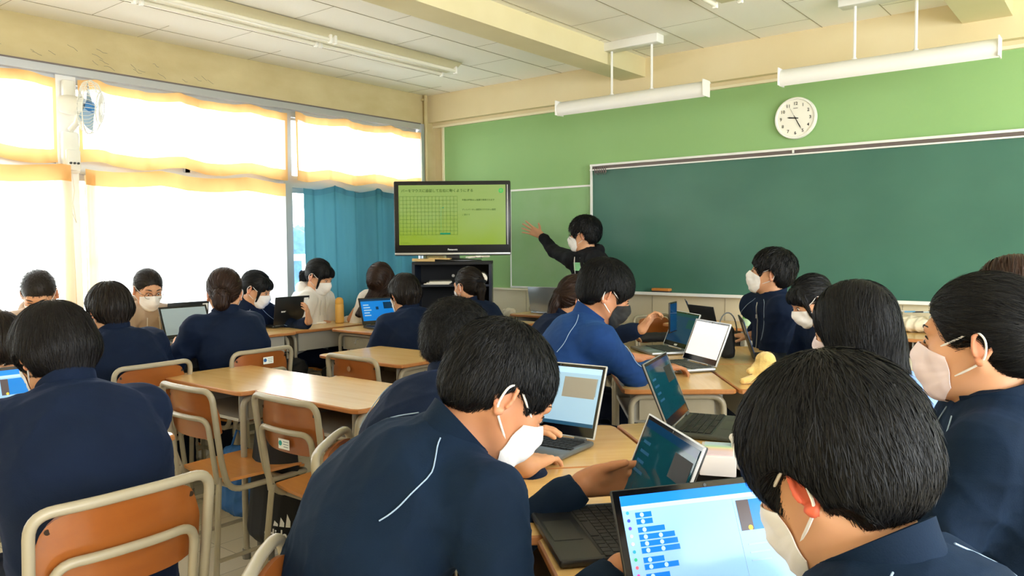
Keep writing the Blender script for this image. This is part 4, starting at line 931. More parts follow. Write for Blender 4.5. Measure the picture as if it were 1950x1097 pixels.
    el=np.min([np.linalg.norm(Vj-arms[k_][1],axis=1) for k_ in 'RL'],0); wr=1+1.3*np.exp(-(el/.10)**2); sp=np.min([np.linalg.norm(Vj-(arms[k_][0]-up*.10),axis=1) for k_ in 'RL'],0); wr+=.9*np.exp(-(sp/.08)**2)
    Vj=Vj+Nj*((folds(Vj,rng,30,.0052)+folds(Vj,rng,80,.0011))*wr)[:,None]
    gname='hoodie' if hood else 'jacket'
    jo=put_under(newobj(gname,Vj,Qj,M[top]),me)
    nax=nrm(nb-N+ (c-nb)*.3); nx_=nrm(r-nax*(r@nax)); ny_=np.cross(nax,nx_); 
    if ny_@b<0: ny_=-ny_
    if collar and not hood:
        def colf(u,vv):
            a=math.radians(24+312*u)+PI/2; fl=.010*(1-vv)**2+.004*vv*vv; rx,ry=.066+fl,.070+fl
            return tuple(N-ny_*.004+nax*(-.030+.078*vv*(1-.18*math.cos(a-PI/2)))+nx_*rx*math.cos(a)+ny_*ry*math.sin(a))
        bm=MB(); bm.grid(colf,40,6,0,None,.006); put_under(bm.build('collar',M[top],None),jo)
    if hood:
        hv=Vol(); hp=[(math.sin(a),-math.cos(a)) for a in np.linspace(-2.35,2.35,15)]
        pts=[N+nx_*x*.088+ny_*(y*.082-.004)+nax*(.012+.020*(-y))-(nax*.02) for x,y in hp]
        rad=[.020+.024*math.exp(-((i-7)/3.4)**2) for i in range(15)]
        for i in range(14): hv.cone(pts[i],pts[i+1],rad[i],rad[i+1],.02)
        Vh,Qh=hv.mesh(.006); Nh=vnormals(Vh,Qh); Vh=Vh+Nh*folds(Vh,rng,90,.003)[:,None]; put_under(newobj('hood',Vh,Qh,M[hoodcol or top]),jo)
        for q in (-1,1):
            bm=MB(); p0=j.snap(np.array([N+nx_*q*.035+ny_*.085-nax*.03]),.004)[0]; p1=j.snap(np.array([p0-nax*.12+nx_*q*.004]),.004)[0]; bm.tube([tuple(p0),tuple((p0+p1)/2+ny_*.004),tuple(p1)],.0028,7); put_under(bm.build('drawstring',M['white_cloth'],None),jo)
    if pipe and not hood:
        for q,key in ((1,'R'),(-1,'L')):
            S=arms[key][0]
            for fb in (-1,1):
                pts=[]
                for t in np.linspace(0,1,18):
                    p=N+r*q*.055-ax*.01+(S-r*q*.055-ax*.125-(N+r*q*.055-ax*.01))*t+r*q*.028*math.sin(t*PI)+ny_*fb*(.045+.075*t)
                    pts.append(p)
                if fb>0:
                    El=arms[key][1]; k0=N+r*q*.045+ny_*.070-ax*.005; k1=S-ax*.02+ny_*.075-r*q*.015; k2=S*.35+El*.65+ny_*.06-r*q*.02
                    pts=[k0*(1-t)**2+k1*2*t*(1-t)+k2*t*t for t in np.linspace(0,1,26)]
                pts=j.snap(np.array(pts),.0022,5)
                for _ in range(2): pts[1:-1]=(pts[:-2]+pts[1:-1]*2+pts[2:])/4
                bm=MB(); bm.tube([tuple(x) for x in pts],.0013,6); put_under(bm.build('piping',M['piping'],None),jo)
    if zipper:
        pts=j.snap(np.array([N+ny_*.09-ax*t for t in np.linspace(0.02,.30,12)]),.003,5); bm=MB(); bm.tube([tuple(x) for x in pts],.003,6); put_under(bm.build('zipper',M['zip_metal'],None),jo)
        bm=MB(); bm.box(tuple(pts[3]+fw*.004),(.008,.004,.022)); put_under(bm.build('zip_pull',M['zip_metal'],None),jo)
    if extra: extra(locals())
    # --- trousers, shoes
    tr=Vol()
    tr.econe(P-up*.015,P+ax*.05,r,(.160,.125),(.150,.115),.05)
    for q,key in ((1,'R'),(-1,'L')):
        Hp,Kn,An=arms[key][3:]; tr.cone(Hp,Kn,.086,.064,.04); tr.cone(Kn,An+up*.0,.062,.050,.03,flat=.0)
        sv=Vol(); a=An-up*.045-b*.03; sv.econe(a,a+b*.15,r,(.036,.035),(.042,.028),.02); sv.cone(An+up*.01,An-up*.03,.038,.036,.02); sv.plane((0,0,.003),(0,0,-1),a-.3,a+.3,.004); Vs,Qs=sv.mesh(.007); put_under(newobj('shoe',Vs,Qs,M['shoe_white']),me)
    Vt,Qt=tr.mesh(.010); Nt=vnormals(Vt,Qt); Vt=Vt+Nt*folds(Vt,rng,45,.004)[:,None]; put_under(newobj('trousers',Vt,Qt,M['pants_navy' if top!='black_cloth' else 'black_cloth']),me)
    # --- hair
    hv=Vol(); g=hair_t; E=lambda p,rr_,k=.012,op='u',Mx=None: hv.ell(T(p),np.array(rr_)*Hs,B if Mx is None else B@Mx,k*Hs,op)
    K=np.array([0.,-.045,.125])
    tie=None; grav=.5
    if hair in('short','buzz','crop'):
        E((0,-.016,.044),(.0745+g,.0945+g,.083+g)); E((0,-.052,-.016),(.058+g*.6,.048+g*.5,.050),.03)
        if fringe: E((0,.060,.070),(.056,.036+g*.8,.034+fringe),.02)
        E((0,.135,-.046),(.108,.108,.100-fringe*.6),.006,'s')
        for q in (-1,1): E((q*.098,.016,-.030),(.046,.048,.060),.006,'s'); E((q*.090,-.030,-.080),(.046,.055,.052),.006,'s')
        E((0,-.030,-.120),(.12,.12,.055),.006,'s')
    elif hair=='bowl':
        E((0,-.014,.040),(.080+g,.098+g,.088+g)); E((0,-.036,-.010),(.078+g*.8,.066+g*.6,.052),.04); E((0,.045,.055),(.066,.045+g,.046),.03)
        E((0,.150,-.075),(.100,.110,.100),.006,'s'); E((0,-.010,-.135),(.16,.16,.070),.008,'s')
        for q in (-1,1): E((q*.105,.050,-.050),(.05,.05,.055),.006,'s'); E((q*.104,-.002,-.026),(.042,.032,.042),.006,'s')
        E((0,.055,-.075),(.085,.078,.062),.006,'s'); E((0,-.060,-.050),(.046,.034,.050),.03)
    elif hair in('pony','bun','tied'):
        E((0,-.016,.044),(.0745+g*.6,.0945+g*.7,.083+g*.7)); E((0,-.052,-.012),(.056,.046,.050),.03)
        if fringe: E((0,.066,.056),(.060,.032+g*.5,.030+fringe),.02)
        E((0,.134,(-.022 if not fringe else -.036-fringe)),(.104,.108,.104),.006,'s')
        for q in (-1,1): E((q*.088,.010,-.026),(.026,.040,.050),.006,'s')
        E((0,-.020,-.122),(.12,.12,.055),.006,'s')
        if fringe:
            for q in (-1,1): hv.cone(T((q*.066,.055,.035)),T((q*.068,.056,-.060)),.010,.004,.012)
    elif hair=='long':
        E((0,-.014,.042),(.0745+g,.0945+g,.083+g)); E((0,-.030,-.02),(.076+g*.7,.074+g*.5,.07),.04)
        if fringe: E((0,.064,.056),(.062,.034+g*.5,.032+fringe),.02)
        E((0,.140,-.055),(.092,.112,.098-fringe),.006,'s'); E((0,.075,-.085),(.070,.085,.085),.006,'s')
    if long_to:
        # falling length: list of (head-frame start, world end, r0, r1, lateral flatten)
        for (a,e_,r0,r1) in long_to:
            a=T(a); e_=np.asarray(e_,float)
            hv.econe(a,e_,r if abs(r@nrm(e_-a))<.9 else b,(r0,r0*.62),(r1,r1*.5),.04)
    if pony:
        tie=T(pony['at']); pe=[tie]+[tie+np.asarray(x,float) for x in pony['path']]; pr=pony['r']
        for i in range(len(pe)-1): hv.cone(pe[i],pe[i+1],pr[i],pr[i+1],.012)
    Vh,Qh=hv.mesh(.0042 if near else .0055); Nh=vnormals(Vh,Qh)
    Kw=T(K)
    def flow(X):
        L_=(X-c)@B/Hs
        if hair=='long' or long_to:
            dn=(X-Kw); out=dn/(np.linalg.norm(dn,axis=1,keepdims=True)+1e-6); w=np.clip((.10-L_[:,2])/.09,0,1)[:,None]; 
            part=np.stack([np.sign(L_[:,0]+1e-4)*.8,L_[:,1]*0-.15,L_[:,1]*0-.9],1)@B.T
            f=part*(1-w)+np.array([0,0,-1.])*w
            if long_to and np.ndim(long_to[0][1]): 
                dd=nrm(np.asarray(long_to[0][1])-T(long_to[0][0])); f=f*(1-w)+dd*w
            return f
        if tie is not None:
            dn=tie-X; dist=np.linalg.norm(dn,axis=1,keepdims=True); f=dn/(dist+1e-6); 
            pd=nrm(pe[-1]-pe[0]); inp=((X-tie)@pd>.0)&(np.linalg.norm((X-tie)-np.outer((X-tie)@pd,pd),axis=1)<max(pr)*1.6)
            f[inp]=pd
            if fringe: fr=(L_[:,1]>.035)&(L_[:,2]<.11); f[fr]=(np.array([0,.25,-1.])@B.T)
            return f
        dn=X-Kw; f=dn/(np.linalg.norm(dn,axis=1,keepdims=True)+1e-6); return f+np.array([0,0,-grav])*(.5 if hair in('bowl','short') else .2)
    ns={'buzz':2600,'crop':5200,'short':5200,'bowl':5200,'pony':3600,'bun':3600,'tied':3600,'long':5200}[hair]; ns=int(ns*(3.6 if near else .55)*dens)
    Ls={'buzz':.012,'crop':.022,'short':.034,'bowl':.06,'pony':.07,'bun':.06,'tied':.07,'long':.16}[hair]
    st=12 if hair=='long' else 6
    A2,Q2=strands(hv,Vh,Nh,flow,ns,Ls,st,(.0010 if near else .0030),rng,lift=.004+messy*.012,jit=.16+messy*.6,tilt=.45)
    Vh2=Vh-Nh*.0010
    put_under(newobj('hair',np.concatenate([Vh2,A2]),np.concatenate([Qh,Q2+len(Vh2)]),M[hm]),me)
    if pony and pony.get('band'):
        bm=MB(); d_=nrm(pe[1]-pe[0]); u_=nrm(np.cross(d_,(0.3,.2,.9))); w_=np.cross(d_,u_); rb=pony['band']; bm.tube([tuple(pe[0]+d_*.012+(u_*math.cos(a)+w_*math.sin(a))*rb*(1+.12*math.sin(5*a))) for a in np.linspace(0,2*PI,28)[:-1]],.011 if rb>.02 else .005,8,closed=True); put_under(bm.build('hair_tie',M['black_cloth'],None),me)
    # --- mask
    if mask:
        hvv=Vol(); add_head(hvv,np.zeros(3),np.eye(3),1.,False)
        hvv.ell((0,.080,-.040),(.026,.030,.040),None,.03)
        nu,nv=26,20; o=np.array([0,.010,-.040]); U_,W_=np.meshgrid(np.linspace(-1,1,nu+1),np.linspace(0,1,nv+1)); az=U_*np.radians(62-6*np.abs(W_-.5)); 
        zt=.018-.010*U_**2; zb=-.066-.0*U_**2; el_=np.radians(24)*(1-W_)+np.radians(-56*maskz)*W_; el_=el_*(1-.42*U_**2)
        D=np.stack([np.sin(az)*np.cos(el_),np.cos(az)*np.cos(el_),np.sin(el_)],-1); t=np.full(U_.shape,.16)
        for _ in range(40): t=t-hvv.at(o+D*t[...,None])*.6
        for _ in range(3):
            tp=np.pad(t,1,mode='edge'); t=np.maximum(t,(tp[:-2,1:-1]+tp[2:,1:-1]+tp[1:-1,:-2]+tp[1:-1,2:])/4)
        t=t+.003+.003*np.cos(U_*PI/2)*np.sin(W_*PI)
        for q_w in (.34,.52,.70): t+=.0022*np.exp(-((W_-q_w)/.035)**2)*np.cos(U_*PI/2)**.5
        t+=.0008*np.sin(U_*19+W_*5)
        Pm=(o+D*t[...,None]); Pw=c+(Pm*Hs)@B.T; b_=MB(); b_.grid(lambda u,v_:tuple(Pw[int(round(v_*nv)),int(round(u*nu))]),nu,nv,0,None,.0016 if near else .002); mo=put_under(b_.build('face_mask',M[mask],None),me)
        def Tm(p): return T(p)
        ear_loops(T,mo,M['elastic'],Hs,near)
    if glasses:
        go=None
        for q in (-1,1):
            bm=MB(); cc=np.array([q*.033,.104,.004]); pts=[T(cc+np.array([.0235*math.cos(a),-.003*abs(math.cos(a))*(1 if math.cos(a)*q>0 else 0),.0195*math.sin(a)])) for a in np.linspace(0,2*PI,21)[:-1]]
            bm.tube([tuple(x) for x in pts],.0013,6,closed=True)
            if go is None:
                bm.tube([tuple(T((-.010,.105,.008))),tuple(T((0,.108,.010))),tuple(T((.010,.105,.008)))],.0014,6); go=put_under(bm.build('glasses',M[glasses],None),me)
            else: put_under(bm.build('lens_rim',M[glasses],None),go)
            bm=MB(); bm.tube([tuple(T((q*.056,.100,.008))),tuple(T((q*.072,.078,.010))),tuple(T((q*.082,.0,.012))),tuple(T((q*.080,-.022,-.002)))],.0014,6); put_under(bm.build('temple_arm',M[glasses],None),go)
    return dict(root=me,c=c,B=B,P=P,N=N,arms=arms,jacket=j)
SE={}
W3=lambda px,py,z: atz(px,py,z)
UP=np.array([0,0,1.])
def LDp(lat,dep,z):
    h=hd(0); rr=hd(-90); return np.array([CAM[0],CAM[1],0])+rr*lat+h*dep+np.array([0,0,z])
def hmap(w,**k): return dict(w=w,**k)
# --- near people
person('',104,676,2.0,28,24,0,body=46,label='person in navy jacket with bowl hair seen from behind, in the nearest lower left chair',hair='bowl',hm='hair_dark',near=True,s=.95,pipe=False,seed=1,hair_t=.016,sw=.175,armr=1.15,pelvis=(3.43,-4.70,.53),hands=dict(L=hmap(W3(-110,850,.80)),R=hmap(W3(20,850,.80))))
person('',944,754,1.47,-72,38,4,body=-62,label='person in navy jacket bending forward, masked, one hand holding up a tilted laptop screen',hair='crop',hm='hair_black',near=True,seed=16,skin='skin_tan',top='navy_teal',pelvis=(4.13,-4.60,.53),hands=dict(L=hmap(atd(1112,920,1.68),f=hd(-86)*.95+UP*.10,n=hd(5)*.95+UP*.15,curl=(.95,.85,.75,.6),pole=-UP,thumb=(.40,.85,-.45),s=1.02),R=hmap(at3(1185,1085,.80),f=hd(-60),n=UP)))
SE['N3']=person('',1590,908,.97,58,28,0,label='person with short black hair at lower right, white mask loop around ear glowing red from backlight',hair='short',near=True,seed=20,backlit_ear=True,top='navy_teal',hair_t=.027,dens=1.7,hands=dict(L=hmap(LDp(.33,.93,.79),f=hd(15)),R=hmap(LDp(.46,.90,.79),f=hd(15))))
SE['N2']=person('',1868,656,1.55,80,4,-2,body=66,label='person in navy jacket at right edge in profile, white mask, hair tied back',hair='tied',near=True,girl=True,seed=21,top='navy_teal',hair_t=.022,mask='mask_pink',pony=dict(at=(0,-.105,.03),path=[(.03,.02,-.06),(.04,.03,-.14)],r=(.03,.028,.015)),lean=.04)
SE['N1']=person('',1625,632,2.15,60,12,0,body=15,label='person with long straight dark hair falling to the shoulders, seen from behind',hair='long',near=True,girl=True,seed=19,top='pale_blue',mask='mask_pink',hair_t=.018,lean=.04,dens=1.3,long_to=[((0,-.030,-.02),tuple(atd(1648,632,2.15)+UP*-.30+hd(180)*.11),.085,.100),((-.0,-.045,-.06),tuple(atd(1670,632,2.15)+UP*-.36+hd(180)*.12),.075,.085)],armr=.9)
person('',868,668,2.35,-12,26,0,label='person with tousled black hair behind the bending person, seen from behind',hair='short',near=True,seed=15,top='navy',hair_t=.030,messy=.6,body=-25,pelvis=(3.84,-4.10,.53),hands=dict(R=hmap(W3(1000,888,.79),f=hd(-30)),L=hmap(W3(965,850,.79))))
SE['M2']=person('',1152,562,3.2,-78,26,0,body=-85,label='person in bright blue jacket with black mask, typing on the middle right desks',hair='crop',hm='hair_black',skin='skin_tan',near=True,seed=14,top='navy_blue',mask='mask_black',hair_t=.024,lean=.20,hands=dict(R=hmap(W3(1252,700,.80),f=hd(-80),curl=.7),L=hmap(W3(1205,682,.80),f=hd(-60))))
# --- middle distance
SE['M3']=person('',1468,522,4.3,86,-8,0,body=100,label='person in navy jacket with folded arms, masked, looking up left before the chalkboard',hair='short',seed=17,zipper=True,top='navy',hair_t=.026,messy=.2,lean=.03,armr=1.15,hands=dict(R=hmap(W3(1432,640,.80),f=hd(60),pole=-UP+hd(-30)*.8),L=hmap(W3(1500,645,.80),f=hd(-60),pole=-UP+hd(120)*.8)))
SE['M4']=person('',1546,574,3.7,112,30,0,body=88,label='person with dark fringe and white mask looking down, behind the long haired person',hair='tied',fringe=.016,girl=True,s=.92,pipe=False,seed=18,top='navy',pony=dict(at=(0,-.10,.0),path=[(0,0,-.05),(0,0,-.10)],r=(.025,.022,.012)))
person('',1925,565,2.6,70,10,0,label='person at right edge with brown hair, only the top of the head showing',hair='long',hm='hair_brown',girl=True,seed=22,mask=None,long_to=[((0,-.03,-.02),tuple(atd(1925,565,2.6)+UP*-.30),.08,.09)])
SE['M1']=person('',1097,574,4.15,-70,24,0,label='person with brown tied hair, half hidden behind the person in bright blue',hair='tied',hm='hair_brown',girl=True,pipe=False,seed=13,pony=dict(at=(0,-.105,.0),path=[tuple(hd(90)*.02+UP*-.06),tuple(hd(90)*.05+UP*-.16),tuple(hd(90)*.06+UP*-.26)],r=(.028,.030,.024,.010)),body=-80,hands=dict(R=hmap(W3(1205,640,.80),f=hd(-70)),L=hmap(atd(1258,626,3.92),f=UP*.75+hd(-85)*.6,n=hd(60),curl=.9,pole=-UP,s=.85)),lean=.16)
# --- window side
person('',208,592,3.75,26,16,0,body=50,label='person in navy jacket with grey highlighted short hair, seen from behind by the window desks',hair='bowl',hm='hair_soft',pipe=False,seed=4,top='navy',hair_t=.014,pelvis=(1.52,-3.74,.53),armr=1.15,sw=.185,hands=dict(R=hmap((1.22,-3.55,.79)),L=hmap((1.22,-3.95,.79))))
person('',428,562,4.2,-4,20,0,body=50,label='person in navy jacket with low dark bun, seen from behind in the blue stickered chair',hair='bun',hm='hair_brown',girl=True,pipe=False,seed=6,hair_t=.024,pony=dict(at=(-.01,-.105,-.035),path=[(0,0,-.035)],r=(.045,.042)),pelvis=(1.50,-3.13,.53),armr=1.05,sw=.165,hands=dict(R=hmap((1.2,-2.98,.79)),L=hmap((1.2,-3.3,.79))))
SE['W1']=person('',75,562,4.5,170,36,0,body=-128,label='person in beige hoodie with cropped hair facing us at the window, head bowed',hair='buzz',hm='hair_soft',seed=3,top='beige_cloth',hood=True,hair_t=.008,s=1.06,lean=.08)
SE['W2']=person('',282,553,5.0,-160,20,0,body=-128,label='person with glasses, grey beige hoodie and white mask at the window',hair='tied',hm='hair_soft',girl=True,seed=5,top='beige_cloth',hood=True,glasses='lens_frame',pony=dict(at=(0,-.10,.02),path=[(0,0,-.06),(0,0,-.12)],r=(.022,.02,.01)),hair_t=.012,lean=.08)
SE['W3_']=person('',487,552,5.6,-112,24,0,body=-125,label='person with dark fringe and mask in profile beside the person with the bun',hair='tied',fringe=.014,girl=True,seed=7,top='navy',lean=.08,pony=dict(at=(0,-.10,.0),path=[(0,0,-.05)],r=(.024,.02)),hands=dict(L=hmap(atd(588,612,5.45),f=hd(180)*.3+UP*.7,n=hd(-90),curl=.5,s=.85)))
SE['W4']=person('',607,528,5.9,-125,24,0,body=-105,label='person in white hoodie with ponytail and mask, before the blue curtain',hair='pony',fringe=.015,girl=True,seed=8,top='white_cloth',hood=True,lean=.08,pony=dict(at=(0,-.105,-.005),path=[tuple(hd(90)*.03+UP*-.02),tuple(hd(90)*.045+UP*-.10)],r=(.018,.034,.016),band=.014),hands=dict(R=hmap(atd(598,612,5.95),f=hd(-90)),L=hmap(atd(668,608,5.98),f=UP*.5+hd(-60)*.4,n=hd(180),curl=.6)))
SE['W5']=person('',724,535,5.85,150,46,8,label='person in white top bowed so that long brown hair drapes over the face',hair='long',hm='hair_brown',girl=True,seed=9,top='white_cloth',hood=True,fringe=.01,long_to=[((-.03,-.03,-.01),tuple(atd(684,600,5.7)),.07,.03),((.05,-.01,-.02),tuple(atd(748,575,5.80)),.055,.04)])
person('',770,562,4.95,32,14,0,body=50,label='person in navy jacket with brown bowl hair, back to us before the television stand',hair='bowl',hm='hair_soft',pipe=False,seed=10,top='navy',hair_t=.012,lean=.08)
person('',892,548,5.1,42,10,0,label='person with ponytail in a black scrunchie, back to us before the television stand',hair='pony',hm='hair_soft',girl=True,pipe=False,seed=11,top='navy',hair_t=.012,pony=dict(at=(.01,-.115,.035),path=[(.01,-.01,-.06),(.012,-.01,-.16)],r=(.022,.030,.014),band=.026))
person('',-12,668,2.75,-138,32,0,label='person cut off by the left edge, dark hair and white mask',hair='bowl',hm='hair_soft',pipe=False,seed=2,top='navy',hair_t=.014)
# --- the teacher
def shirt_print(L):
    j=L['j']; N=L['N']; ax=L['ax']; r=L['r']; ny_=L['ny_']; jo=L['jo']
    P=[]; n=14
    for a in range(n+1):
        for q in range(7): P.append(N+ny_*.14-ax*(.060+.060*q/6)+r*(-.085+.17*a/n))
    P=j.snap(np.array(P),.004,6); F=[(a*7+q,a*7+q+1,a*7+q+8,a*7+q+7) for a in range(n) for q in range(6)]; put_under(newobj('shirt_print',P,F,M['print_green']),jo)
    for q in (-1,1):
        P=[]
        for k in range(13):
            for s_ in (0,1): P.append(N+ny_*.13-ax*(-.01+.040*k)+r*q*(.045+.045*s_+.0025*k))
        P=j.snap(np.array(P),.009,6); F=[(2*k,2*k+1,2*k+3,2*k+2) for k in range(12)]; put_under(newobj('open_front_edge',P,F,M['black_cloth']),jo)
    pts=j.snap(np.array([N+ny_*.10-ax*t+r*.025 for t in (.02,.05,.08)]),.010,5); bm=MB(); bm.tube([tuple(x) for x in pts],.0025,6); put_under(bm.build('white_cord',M['white_cloth'],None),jo)
tc_=atd(1112,449,5.85)
person('',1112,449,5.85,76,4,0,body=118,label='person standing in black hoodie pointing at the television, glasses and white mask',hair='short',hm='hair_black',seed=12,top='black_cloth',hood=True,hair_t=.030,messy=.5,glasses='lens_frame',stand=True,pelvis=tuple(np.array([tc_[0],tc_[1],.80])+hd(-90)*.03),hands=dict(R=hmap(atd(1022,441,6.45),f=hd(90)*.9+UP*.45,n=hd(180)*-.9+UP*.3,curl=.05,spread=.28,thumb=(.9,.5,-.1),pole=-UP,s=1.0),L=hmap(np.array([tc_[0],tc_[1],.85])+hd(-90)*.25+hd(180)*.10,f=-UP)),extra=shirt_print,hoodcol='black_cloth')


for k,lab in (('W1','chair under the person in beige hoodie with cropped hair'),('W2','chair under the person with glasses at the window'),('W3_','chair under the masked person in profile at the window'),('W4','chair under the person in the white hoodie'),('M1','chair under the person with brown tied hair'),('M2','chair under the person in the bright blue jacket'),('M3','chair under the person with folded arms'),('M4','chair under the person with dark fringe by the long haired person'),('N1','chair under the person with long straight hair'),('N2','chair under the person in profile at right edge')):
    R_=SE[k]; b_=hd({'W1':-128,'W2':-128,'W3_':-125,'W4':-105,'M1':-80,'M2':-85,'M3':100,'M4':88,'N1':15,'N2':66}[k]); q_=R_['P']-b_*.265
    chair(q_[0],q_[1],b_,lab)
# ================================================================ LAPTOPS IN PLACE
def LDp(lat,dep,z):
    h=hd(0); rr=hd(-90); return np.array([CAM[0],CAM[1],0])+rr*lat+h*dep+np.array([0,0,z])
LZ=.762
laptop(LDp(.328,1.165,LZ),hd(17),'nearest laptop, bright blue block coding screen cut by the bottom edge',115,ui='blue',W=.325,D=.205,H_=.190)
laptop(at3(1220,1014,LZ),hd(-80),'black laptop whose white rimmed screen is held by a hand',112,ui='teal',rim='silver_bright',W=.29,D=.20)
e_=at3(1128,850,LZ); laptop(e_-hd(-125)*.148,hd(-35),'silver framed laptop with pale reflecting screen right of the middle person',112,base='lap_grey',key='key_dark',lid='lap_silver',rim='silver_bright',ui='dim',extra='brand',W=.31,D=.215)
laptop(at3(1292,812,LZ),hd(66),'dark laptop with teal screen, its wide grey keyboard reaching right',112,base='key_grey',key='key_dark',lid='lap_black',rim='lap_silver',ui='teal',W=.30,D=.21,keys_col='lap_black')
laptop(at3(1286,668,LZ),hd(-76),'silver laptop with dark screen, the farther one on the middle right desks',112,base='lap_silver',key='key_grey',lid='lap_grey',rim='silver_bright',ui='dark',W=.29,D=.20,extra='brand')
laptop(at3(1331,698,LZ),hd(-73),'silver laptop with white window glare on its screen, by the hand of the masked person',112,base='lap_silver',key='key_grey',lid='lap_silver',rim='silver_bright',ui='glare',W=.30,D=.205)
laptop(at3(1434,684,LZ),hd(78),'black laptop seen from behind with a small white label, facing the person with folded arms',108,ui='mid',extra='backlabel',W=.28,D=.20)
laptop(at3(1345,640,LZ),hd(112),'small dark laptop behind the silver pair on the middle right desks',105,ui='mid',W=.26,D=.18)
laptop(at3(1320,612,.775),hd(80),'little dark tablet computer standing open on the desk under the chalkboard',112,ui='mid',W=.22,D=.15)
laptop(at3(1040,598,.773),(0,-1.),'silver laptop on the desk against the front wall, its plain lid toward the class',100,base='lap_silver',lid='lap_silver',ui='mid',W=.32,D=.205)
laptop(at3(726,622,LZ),hd(38),'black laptop with blue screen in front of the person with bowl hair',110,ui='mid',W=.29,D=.20)
laptop(at3(728,608,LZ),hd(172),'black laptop seen from behind in front of the person with long draped hair',100,ui='mid',extra='backlabel',W=.28,D=.20)
laptop(at3(850,592,.765),hd(50),'black laptop with blue screen by the person with the scrunchie, near the television stand',104,ui='mid',W=.27,D=.19)
laptop(at3(553,622,LZ),hd(-128.5),'black laptop seen from behind with white label, before the window and the yellow bottle',100,ui='mid',extra='backlabel',W=.29,D=.205)
laptop(at3(362,650,LZ),hd(51.5),'silver grey laptop with blank grey screen between two pupils in navy',112,base='lap_grey',lid='lap_grey',ui='grey',W=.31,D=.21,extra='brand')
laptop(at3(356,636,LZ),hd(-128.5),'dark laptop back just showing above the silver grey laptop',100,ui='mid',extra='backlabel',W=.29,D=.20)
laptop(at3(-18,840,LZ),hd(50),'laptop with blue screen cut off by the left edge of the photo',108,ui='blue',W=.30,D=.20)
# ================================================================ SMALL THINGS
def vol_obj(name,v,m,res=.006,fold=None,loc=None,label=None,cat=None,group=None,parent=None,seed=3,mi=None):
    V,Q=v.mesh(res)
    if fold: V=V+vnormals(V,Q)*folds(V,np.random.default_rng(seed),fold[0],fold[1])[:,None]
    if parent is not None:
        return put_under(newobj(name,V,Q,m),parent)
    L=np.array([(V[:,0].min()+V[:,0].max())/2,(V[:,1].min()+V[:,1].max())/2,V[:,2].min()]); o=newobj(name,V-L,Q,m); o.location=tuple(L); return tag(o,label,cat,group)
mat('bottle_yellow','E3B35A',.45); mat('bottle_cap','D39F45',.45)
p=at3(647,615,.76); t=empty('water_bottle',tuple(p),0,'yellow insulated water bottle on the desk joint by the white hoodie','bottle')
b=MB(); b.lathe([(.026,0),(.031,.003),(.0325,.02),(.0325,.135),(.030,.142)],30); b.build('body',M['bottle_yellow'],t)
b=MB(); b.lathe([(.0305,.143),(.0315,.150),(.030,.172),(.022,.188),(.010,.194)],30); b.build('cap',M['bottle_cap'],t)
mat('pet','BFE0C0',.15); mat('pet_label','7FC06A',.5)
p=np.array([3.235,-.30,.77]); t=empty('drink_bottle',tuple(p),0,'small clear bottle with green label behind the person with folded arms','bottle')
b=MB(); b.lathe([(.028,0),(.031,.006),(.031,.13),(.026,.155),(.013,.178),(.013,.185)],24); b.build('body',M['pet'],t)
b=MB(); b.lathe([(.0315,.05),(.0318,.052),(.0318,.118),(.0315,.12)],24); b.build('label_band',M['pet_label'],t); b=MB(); b.lathe([(.015,.184),(.0155,.186),(.0155,.202),(.014,.204)],20); b.build('cap',M['white_plastic'],t)
mat('eraser_wood','C9823A',.5); mat('felt','3A3A44',.9)
x=aty(1260,555,-.06)[0]; t=empty('board_eraser',(x,-.062,.957),0,'orange wooden blackboard eraser lying on the chalk tray','eraser')
b=MB(); b.box((0,0,.028),(.15,.052,.022),bev=.006); b.build('handle',M['eraser_wood'],t); b=MB(); b.box((0,0,.009),(.142,.05,.016)); b.build('felt_pad',M['felt'],t,False)
# black pencil case
p=at3(1258,652,.76); v=Vol(); f=hd(-80); v.econe(p+UP*.030-f*.12,p+UP*.030+f*.12,hd(10),(.045,.030),(.045,.030),.01); v.plane(p+UP*.002,-UP,p-.2,p+.2,.006)
vol_obj('pencil_case',v,M['black_matte'],.005,(60,.003),label='long black pencil case on the desk before the orange chair',cat='pencil case')
# black tote with a looped handle standing behind the glaring laptop
p=at3(1384,682,.76); v=Vol(); v.econe(p+UP*.03,p+UP*.14,hd(20),(.055,.035),(.045,.03),.02); v.plane(p+UP*.002,-UP,p-.2,p+.2,.006); o=vol_obj('small_bag',v,M['black_matte'],.005,(60,.004),label='small black bag with thin looped handle behind the white glaring laptop',cat='bag')
b=MB(); r_=hd(-70); b.tube([tuple(p+UP*(.13+.10*math.sin(a))+r_*(.055*math.cos(a))-hd(0)*.01) for a in np.linspace(0,PI,14)],.0035,7); put_under(b.build('handle',M['lap_grey'],None),o)
# yellow plush
mat('plush','E6C67A',.95,bump=(300,.8,.004),sheen=.4); mat('plush_orange','D9743A',.9)
p=at3(1452,728,.76); r_=hd(-90); f=hd(180); v=Vol(); v.ell(p+UP*.045,(.052,.045,.043)); v.ell(p+UP*.092+r_*.012,(.042,.038,.036),None,.015); v.cone(p+UP*.018-r_*.03+f*.02,p+UP*.014-r_*.095+f*.045,.020,.014,.012); v.cone(p+UP*.025+r_*.03+f*.03,p+UP*.018+r_*.02+f*.075,.020,.017,.012); v.cone(p+UP*.06-r_*.03,p+UP*.05-r_*.062+f*.02,.016,.012,.01)
o=vol_obj('plush_toy',v,M['plush'],.004,(170,.0025),label='yellow plush toy lying on the desk beside the black laptop back',cat='plush toy')
v=Vol(); v.cone(p+UP*.022+r_*.05+f*.03,p+UP*.024+r_*.052+f*.075,.022,.018); vol_obj('orange_foot',v,M['plush_orange'],.004,None,parent=o)
